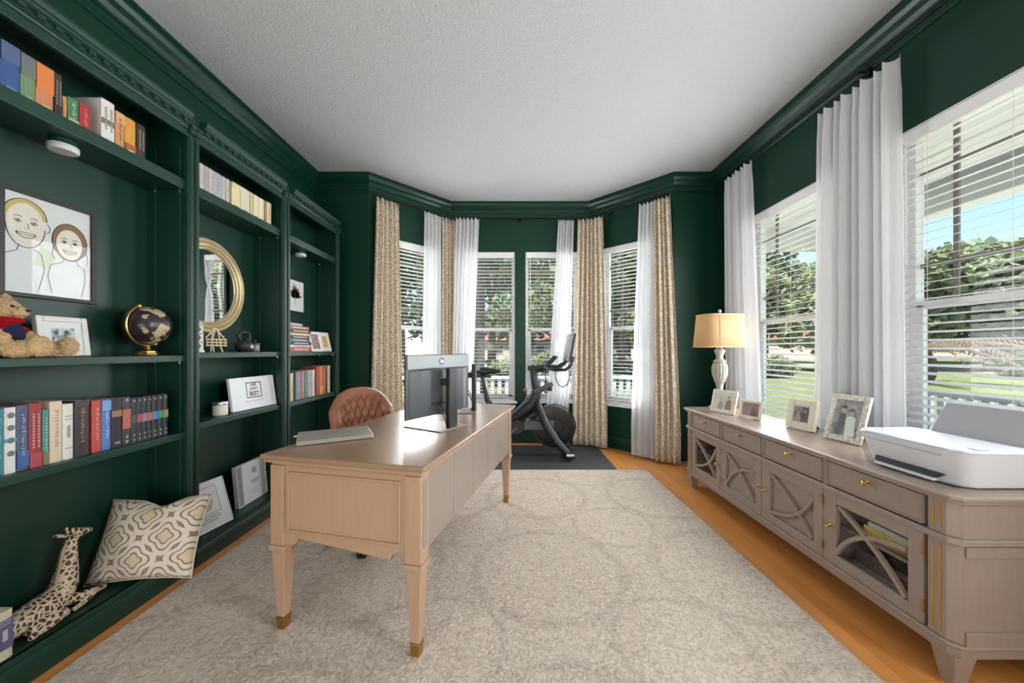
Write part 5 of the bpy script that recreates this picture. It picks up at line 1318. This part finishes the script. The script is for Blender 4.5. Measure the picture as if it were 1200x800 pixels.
# dividers between the bays
for k in range(1, 4):
    y = DY0+pitch*k
    MB().b(SX0+.03, SX1-.013, y-.007, y+.007, Z['d0']+.001, ST-.031).build('divider', M['side'], sbd)
    MB().b(SX0+.004, SX0+.029, y-.011, y+.011, Z['b0']+.049, ST-.031).build('front_stile', M['side'], sbd, .0015)
MB().b(SX0+.05, SX1-.013, DY0, DY0+pitch-.008, .335, .347).build('glazed_shelf', M['side'], sbd)
MB().b(SX0+.05, SX1-.013, DY1-pitch+.008, DY1, .335, .347).build('glazed_shelf', M['side'], sbd)
MB().b(SX0+.03, SX1-.013, SY0+.019, SY1-.019, .5385, .5445).build('drawer_deck', M['side'], sbd)
for k in range(4):
    ya, yb = DY0+pitch*k+.013, DY0+pitch*(k+1)-.013       # k=0 nearest the camera
    ym = (ya+yb)/2
    dr_ = MB().b(SX0+.003, SX0+.022, ya, yb, Z['w0'], Z['w1']).build('drawer', M['side'], sbd, .002)
    f = MB(); w = .006
    for a, b, c, d in ((ya,yb,Z['w1']-w,Z['w1']),(ya,yb,Z['w0'],Z['w0']+w),(ya,ya+w,Z['w0']+w,Z['w1']-w),(yb-w,yb,Z['w0']+w,Z['w1']-w)): f.b(SX0-.003, SX0+.003, a, b, c, d)
    f.build('drawer_bead', M['side'], dr_, .001)
    def knob(y, z, par):
        MB().lathe([(.0085,0),(.0085,.003),(.004,.005),(.004,.014),(.010,.017),(.0125,.022),(.010,.028),(.0,.030)], n=20, mat=Matrix.Translation((SX0+.001, y, z)) @ Matrix.Rotation(-PI/2,4,'Y')).build('knob', M['gold'], par, smooth=True)
    knob(ym, Z['w1']-.034, dr_)
    st_ = .052; glazed = k in (0, 3)
    d = MB(); z0, z1 = Z['d0']+.002, Z['r0']-.002
    for a, b, c, e in ((ya,ya+st_,z0,z1),(yb-st_,yb,z0,z1),(ya+st_,yb-st_,z1-.05,z1),(ya+st_,yb-st_,z0,z0+.05)): d.b(SX0+.001, SX0+.022, a, b, c, e)
    dd = d.build('door', M['side'], sbd, .002)
    a, b, c, e = ya+st_, yb-st_, z0+.05, z1-.05
    if glazed: MB().b(SX0+.014, SX0+.017, a, b, c, e).build('pane', M['glass'], dd)
    else: MB().b(SX0+.0165, SX0+.0205, a, b, c, e).build('field_panel', M['side'], dd)
    W_, H_ = b-a, e-c; fw = MB()
    # local picture frame seen from the room: p runs from the far side (left) to the near side
    lp_ = lambda pts: [(b-p*W_, c+q*H_) for p, q in pts]
    d1 = arc3((.04,.97),(.97,.03),.07); d2 = arc3((0,0),(1,1),-.24)
    d3 = arc3((0,.04),(.98,.80),.20) if k in (0, 2) else arc3((0,.06),(.99,.92),-.20)
    for pts, xo in ((d1, .0), (d3, .001)):
        ribbon(fw, lp_(pts), .017, SX0-.003+xo, SX0+.0135, 0, 0)
    fw.build('fretwork', M['side'], dd)
    far = k in (1, 0)     # knob on the far (left) edge of the two nearer doors
    knob((yb-.022) if k in (0, 1) else (ya+.022), .345, dd)
    hy = ya-.002 if k in (0, 1) else yb+.002
    for hz in (.235, .455):
        if k in (0, 3): MB().tube([(SX0-.002, hy, hz-.022),(SX0-.002, hy, hz+.022)], .0045, 8).build('hinge', M['brass'], dd, smooth=True)
        else: MB().tube([(SX0-.002, hy, hz-.022),(SX0-.002, hy, hz+.022)], .0045, 8).build('hinge', M['brass'], dd, smooth=True)
# things behind the glazed doors
y0_ = DY0+.03
for (z, t_, w_, d_, col, lab) in [(.3475,.030,.30,.24,(206,150,60),'orange book at the bottom of the stack behind the near glass door'),
                             (.378,.020,.27,.22,(222,196,70),'yellow book in the stack behind the near glass door'),
                             (.3985,.022,.25,.20,(196,196,190),'pale grey book at the top of the stack behind the near glass door'),
                             (.167,.033,.32,.25,(150,150,152),'wide grey binder on the floor of the near glass cabinet')]:
    r = empty('book', (SX0+.075, y0_+w_/2+.015, z+.0005), 0, lab, 'book', 'books behind the near glass door')
    MB().b(0,d_,-w_/2,w_/2,0,.003).b(0,d_,-w_/2,w_/2,t_-.003,t_-.0005).b(0,.003,-w_/2,w_/2,.003,t_-.003).build('cover', bmat(col), r)
    MB().b(.004,d_-.004,-w_/2+.004,w_/2-.004,.0032,t_-.0034).build('page_block', M['paper'], r)
bsk = empty('wicker_basket', (SX0+.16, DY0+pitch*.5, .2015), 0, 'dark brown woven tray behind the near glass door', 'basket')
mb = MB()
for z in range(6): mb.tube([(x, y, .006+z*.011) for x, y in ((-.08,-.13),(.08,-.13),(.08,.13),(-.08,.13))], .006, 6, closed=True)
mb.b(-.08,.08,-.13,.13,0,.004).build('weave', plain('dark_wicker', rgb(78,54,50), .8, var=.3), bsk)
bx = empty('storage_box', (SX0+.15, DY1-pitch*.5, .1672), 0, 'brown box behind the far glass door of the sideboard', 'box')
MB().b(-.07,.10,-.11,.11,0,.09).build('body', plain('brown_board', rgb(110,66,46), .7), bx, .003)
MB().b(-.073,.103,-.113,.113,.09,.108).build('lid', plain('teal_board', rgb(70,96,100), .7), bx, .003)
ST_ = ST+.0005
# ------------------------------------------------------------------ table lamp
lm = empty('table_lamp', (1.785, 3.08, ST_), 0, 'table lamp with beige shade and whitewashed urn base on the sideboard', 'lamp')
MB().b(-.062,.062,-.062,.062,0,.022).build('plinth', M['whitewash'], lm, .004)
UZ = lambda z: .022+(z-.022)*1.2
MB().lathe([(r_, UZ(z_)) for r_, z_ in [(.050,.022),(.054,.030),(.046,.040),(.030,.052),(.026,.075),(.036,.088),(.036,.098),(.026,.106),(.024,.16),(.030,.185),(0.0403,0.215),(0.0538,0.25),(0.0588,0.285),(0.0554,0.315),(0.0420,0.338),(.052,.345),(.044,.352),(.028,.362),(.024,.385),(.034,.402),(.040,.418),(.040,.428),(.026,.436),(.020,.450)]], n=36).build('urn_stem', M['whitewash'], lm, smooth=True)
for k in range(16):
    a = 2*PI*k/16
    MB().tube([(rr*math.cos(a), rr*math.sin(a), UZ(z)) for rr, z in ((.027,.186),(.0405,.216),(.0542,.252),(.0588,.286),(.0555,.314),(.043,.335))], .0045, 6).build('urn_rib', M['whitewash'], lm, smooth='all')
MB().tube([(0,0,.45),(0,0,.52)], .009, 10).lathe([(.014,.50),(.016,.50),(.016,.55),(.014,.55)], n=16).build('socket', M['brass'], lm, smooth=True)
bulb = MB().ell((0,0,.60),(.03,.03,.04)); t = NT('lamp_bulb_glow'); e = t.n('ShaderNodeEmission'); e.inputs[0].default_value = (1,.78,.5,1); e.inputs[1].default_value = 2.2; bm_ = t.done(e.outputs[0])
bulb.build('bulb', bm_, lm, smooth='all')
s0, s1, h0, h1 = .205, .182, .535, .805
mb = MB()
def sq(rx, ry, z, n=48):
    out = []
    for k in range(n):
        a = 2*PI*k/n; c, s = math.cos(a), math.sin(a)
        out.append((rx*math.copysign(abs(c)**.55, c), ry*math.copysign(abs(s)**.55, s), z))
    return out
A = [mb.bm.verts.new(p) for p in sq(s0, .13, h0)]; B = [mb.bm.verts.new(p) for p in sq(s1, .112, h1)]
for k in range(48): mb.bm.faces.new((A[k], A[(k+1)%48], B[(k+1)%48], B[k]))
sh = mb.build('shade', M['shade'], lm, smooth='all'); sh.rotation_euler = (0,0,R(10))
m_ = sh.modifiers.new('cloth','SOLIDIFY'); m_.thickness = .002
for nm, rx, ry, z in (('shade_trim', s0+.001, .131, h0), ('shade_trim', s1+.001, .113, h1)):
    o = MB().tube(sq(rx, ry, z), .004, 6, closed=True).build(nm, plain('shade_binding', rgb(196,166,122), .8), sh)
MB().tube([(-.10,-.125,h0+.002),(-.09,-.108,h1-.002)], .0045, 6).build('dark_stripe', plain('stripe_brown', rgb(150,112,78), .8), sh)  # darker upright stripe on the lampshade
MB().tube([(0,0,.52),(.055,0,.58),(.06,0,.70),(0,0,.812),(-.06,0,.70),(-.055,0,.58)], .0025, 6, closed=True).build('harp', M['brass'], lm)
MB().lathe([(.006,.812),(.010,.818),(.006,.824),(.012,.832),(.014,.842),(.008,.852),(.0,.856)], n=16).build('finial', M['whitewash'], lm, smooth=True)
# ------------------------------------------------------------------ frames along the sideboard
def fr(label, p0, p1, h, bw, fm, pm, tilt, mb_=0, mount=None, depth=.016):
    x, y = (p0[0]+p1[0])/2, (p0[1]+p1[1])/2; w = math.dist(p0, p1)
    a = math.atan2(p1[1]-p0[1], p1[0]-p0[0]) - PI/2     # p0 far-left, p1 near-right; front towards the room
    return photo_frame('framed_photo', label, (x, y, ST_), a, w, h, bw, fm, pm, depth, tilt, mb_, mount, 'photo frames on the sideboard')
def figure(par, y, z0, h, wd, body, skin=(196,150,124), hair=(70,46,36), n=[0]):
    """a little printed person: body, head and hair shapes lying on the print"""
    x = -.0051
    top = z0 + h*.72
    pts = [(y-wd, z0),(y+wd, z0),(y+wd*.75, z0+h*.45),(y+wd*.7, top-.01),(y+wd*.3, top),(y-wd*.3, top),(y-wd*.7, top-.01),(y-wd*.75, z0+h*.45)]
    MB().prism(pts, 'x', x, x+.0003).build('print_figure', bmat(body), par)
    MB().prism(ovalpts(y, top+h*.13, h*.095, h*.13, 14), 'x', x+.0001, x+.0004).build('print_figure', bmat(skin), par)
    MB().prism(ovalpts(y, top+h*.16, h*.10, h*.12, 14, 0, PI), 'x', x+.0002, x+.0005).build('print_figure', bmat(hair), par)
f_ = fr('wide cream framed family photo below the table lamp', (1.645,2.985), (1.715,2.775), .185, .020, M['cream_frame'], M['photo_family'], 14, .006, M['white_card'])
figure(f_, .045, .03, .11, .030, (150,96,60)); figure(f_, -.025, .03, .085, .026, (120,140,164), hair=(190,150,96))
f_ = fr('small cream framed photo of a couple beside the family photo', (1.725,2.735), (1.772,2.565), .135, .020, M['cream_frame'], M['photo_couple'], 12, .002)
figure(f_, .025, .024, .082, .026, (120,44,36)); figure(f_, -.025, .024, .070, .024, (140,104,112))
f_ = fr('square cream box frame with a small dark photo below the far side window', (1.812,2.38), (1.836,2.19), .19, .042, M['cream_frame'], M['photo_pair'], 10, .004, M['white_card'], .026)
figure(f_, .022, .048, .082, .022, (58,58,62)); figure(f_, -.022, .048, .078, .022, (176,134,138))
f_ = fr('ornate silver frame with a wedding photo next to the printer', (1.805,2.085), (1.828,1.885), .262, .030, M['ornate'], M['photo_wedding'], 16)
figure(f_, -.022, .034, .17, .028, (58,66,62)); figure(f_, .022, .034, .155, .036, (222,218,210), hair=(110,80,60))
# ------------------------------------------------------------------ printer
pr = empty('printer', (0,0,ST_), 0, 'white home printer with a raised grey paper tray on the near end of the sideboard', 'printer')
def ringpts(x0, x1, y0, y1, c, z): return [(x0, y0+c, z),(x0+c*.35, y0+c*.35, z),(x0+c, y0, z),(x1-.02, y0, z),(x1, y0+.02, z),(x1, y1-.02, z),(x1-.02, y1, z),(x0+c, y1, z),(x0+c*.35, y1-c*.35, z),(x0, y1-c, z)]
def loft(mb, rings):
    V = [[mb.bm.verts.new(p) for p in r_] for r_ in rings]; n = len(V[0])
    for a, b in zip(V, V[1:]):
        for k in range(n): mb.bm.faces.new((a[k], a[(k+1)%n], b[(k+1)%n], b[k]))
    mb.bm.faces.new(V[0][::-1]); mb.bm.faces.new(V[-1]); return mb
PX0, PX1, PY0, PY1 = 1.615, 1.945, 1.275, 1.705
loft(MB(), [ringpts(PX0+.028,PX1,PY0+.03,PY1-.055,.05,.004), ringpts(PX0+.022,PX1,PY0+.022,PY1-.045,.05,.018), ringpts(PX0+.002,PX1,PY0+.004,PY1-.004,.055,.128), ringpts(PX0,PX1,PY0,PY1,.055,.134)]).build('body', M['printer'], pr, smooth=True)
MB().b(PX0+.0005,PX0+.004,PY0+.075,PY1-.035,.110,.1112).build('lid_seam', M['printer_grey'], pr)
loft(MB(), [ringpts(PX0+.002,PX1-.05,PY0+.002,PY1-.002,.055,.1352), ringpts(PX0+.006,PX1-.05,PY0+.006,PY1-.006,.055,.142), ringpts(PX0+.05,PX1-.06,PY0+.05,PY1-.05,.04,.1445)]).build('scanner_lid', M['printer_lid'], pr)
MB().b(PX0+.02,PX1-.02,PY0+.05,PY1-.08,0,.004).build('foot', M['black'], pr)
sl = MB().prism([(1.60,.040),(1.60,.018),(1.375,.018),(1.345,.040)], 'x', PX0+.006, PX0+.03).build('paper_slot', M['dark_slot'], pr)
MB().prism([(1.60,.0175),(1.60,.006),(1.375,.006),(1.375,.0175)], 'x', PX0-.002, PX0+.03).build('output_tray', M['printer'], pr, .002)
MB().b(PX0+.0085,PX0+.014,1.50,1.53,.098,.102).build('handle_notch', M['dark_slot'], pr)
tr_ = Matrix.Translation((PX1-.028, (PY0+PY1)/2, .128)) @ Matrix.Rotation(R(22),4,'Y')
MB().prism([(-.155,0),(.155,0),(.135,.155),(-.135,.155)], 'x', -.004, .004).xf(tr_).build('paper_tray', M['printer_grey'], pr, .003)
MB().b(PX1-.047,PX1-.002,PY0+.04,PY1-.04,.1345,.139).build('tray_hinge', M['printer'], pr, .002)
MB().b(PX0+.07,PX0+.12,PY0+.025,PY0+.06,.1446,.1462).build('control_pad', M['printer_lid'], pr, .001)
SKY, SUN, EXPO = .29, 12.5, .0
REAR, BAY, SIDE = 96, 24, 27
def exec_lights():
    light('rear_fill', 'AREA', (-.8,-1.9,.9), REAR, (1,.97,.94), look=(.1,1.0,2.9), shape='RECTANGLE', size=2.6, size_y=1.6)  # fill light added out of view behind the camera
    # area lights added inside and outside the windows to strengthen their light
    for i, (p, ang, w, h) in enumerate(daylight):
        d = Vector((math.cos(ang), math.sin(ang), 0)); n = Vector((math.sin(ang), -math.cos(ang), 0))
        sh, k, e, e2 = [(0,.7,BAY,7), (-.2,0,0,2.5), (.2,0,0,2.5), (0,.7,BAY,7), (.0,.70,SIDE*1.1,4), (.05,.85,SIDE*.68,3), (0,1,SIDE*2.4,0)][i]
        for en, kk, off in ((e, k, 0), (e2, 1, -.40), (3.2 if i < 6 else 0, .4 if i in (1, 2) else 1, -.12)):
            if not en: continue
            up = .10 if i > 3 and off == 0 else 0
            o = light('window_daylight', 'AREA', p + d*sh*(off == 0 or (off == -.12 and i in (1, 2))) + n*off + Vector((0,0,up)), en, (.97,.985,1), shape='RECTANGLE', size=w*kk, size_y=h-up*2.2)
            o.rotation_euler = (-PI/2, 0, ang)
    # unseen area light added to brighten the porch ceiling
    light('porch_fill', 'AREA', (5.4,2.2,-.3), 210, (1,.99,.94), look=(3.2,2.2,2.8), shape='RECTANGLE', size=6, size_y=1.6)
# ------------------------------------------------------------------ light, sky, camera
sc = bpy.context.scene
w = bpy.data.worlds.new('sky'); sc.world = w; w.use_nodes = True; nt = w.node_tree; nt.nodes.clear()
sky = nt.nodes.new('ShaderNodeTexSky'); sky.sky_type = 'NISHITA'; sky.sun_disc = False
sky.sun_elevation = R(52); sky.sun_rotation = R(215); sky.altitude = 0; sky.air_density = 1.0; sky.dust_density = .15; sky.ozone_density = 3
bg = nt.nodes.new('ShaderNodeBackground'); bg.inputs['Strength'].default_value = SKY
wo = nt.nodes.new('ShaderNodeOutputWorld'); nt.links.new(sky.outputs[0], bg.inputs[0]); nt.links.new(bg.outputs[0], wo.inputs[0])
def light(name, typ, loc, energy, color=(1,1,1), look=None, **kw):
    d = bpy.data.lights.new(name, typ); d.energy = energy; d.color = color
    for k, v in kw.items(): setattr(d, k, v)
    o = bpy.data.objects.new(name, d); C.objects.link(o); o.location = loc
    if look is not None: o.rotation_euler = (Vector(look)-Vector(loc)).to_track_quat('-Z', 'Y').to_euler()
    return o
light('sun', 'SUN', (0,0,30), SUN, (1,.95,.86), look=(10, 9, 0), angle=R(2))
exec_lights()
cam = bpy.data.cameras.new('camera'); cam.sensor_width = 36; cam.lens = 420/1200*36; cam.shift_y = 10/1200; cam.clip_start = .05; cam.clip_end = 400
co = bpy.data.objects.new('camera', cam); C.objects.link(co); co.location = (0,0,1.2); co.rotation_euler = (PI/2, 0, 0)
sc.camera = co
sc.view_settings.view_transform = 'Standard'; sc.view_settings.look = 'None'; sc.view_settings.gamma = 1; sc.view_settings.use_curve_mapping = False
sc.view_settings.exposure = EXPO
sc.cycles.use_denoising = True
sc.cycles.max_bounces = 10; sc.cycles.diffuse_bounces = 5; sc.cycles.transparent_max_bounces = 24; sc.cycles.glossy_bounces = 4; sc.cycles.transmission_bounces = 4
sc.cycles.sample_clamp_indirect = 6
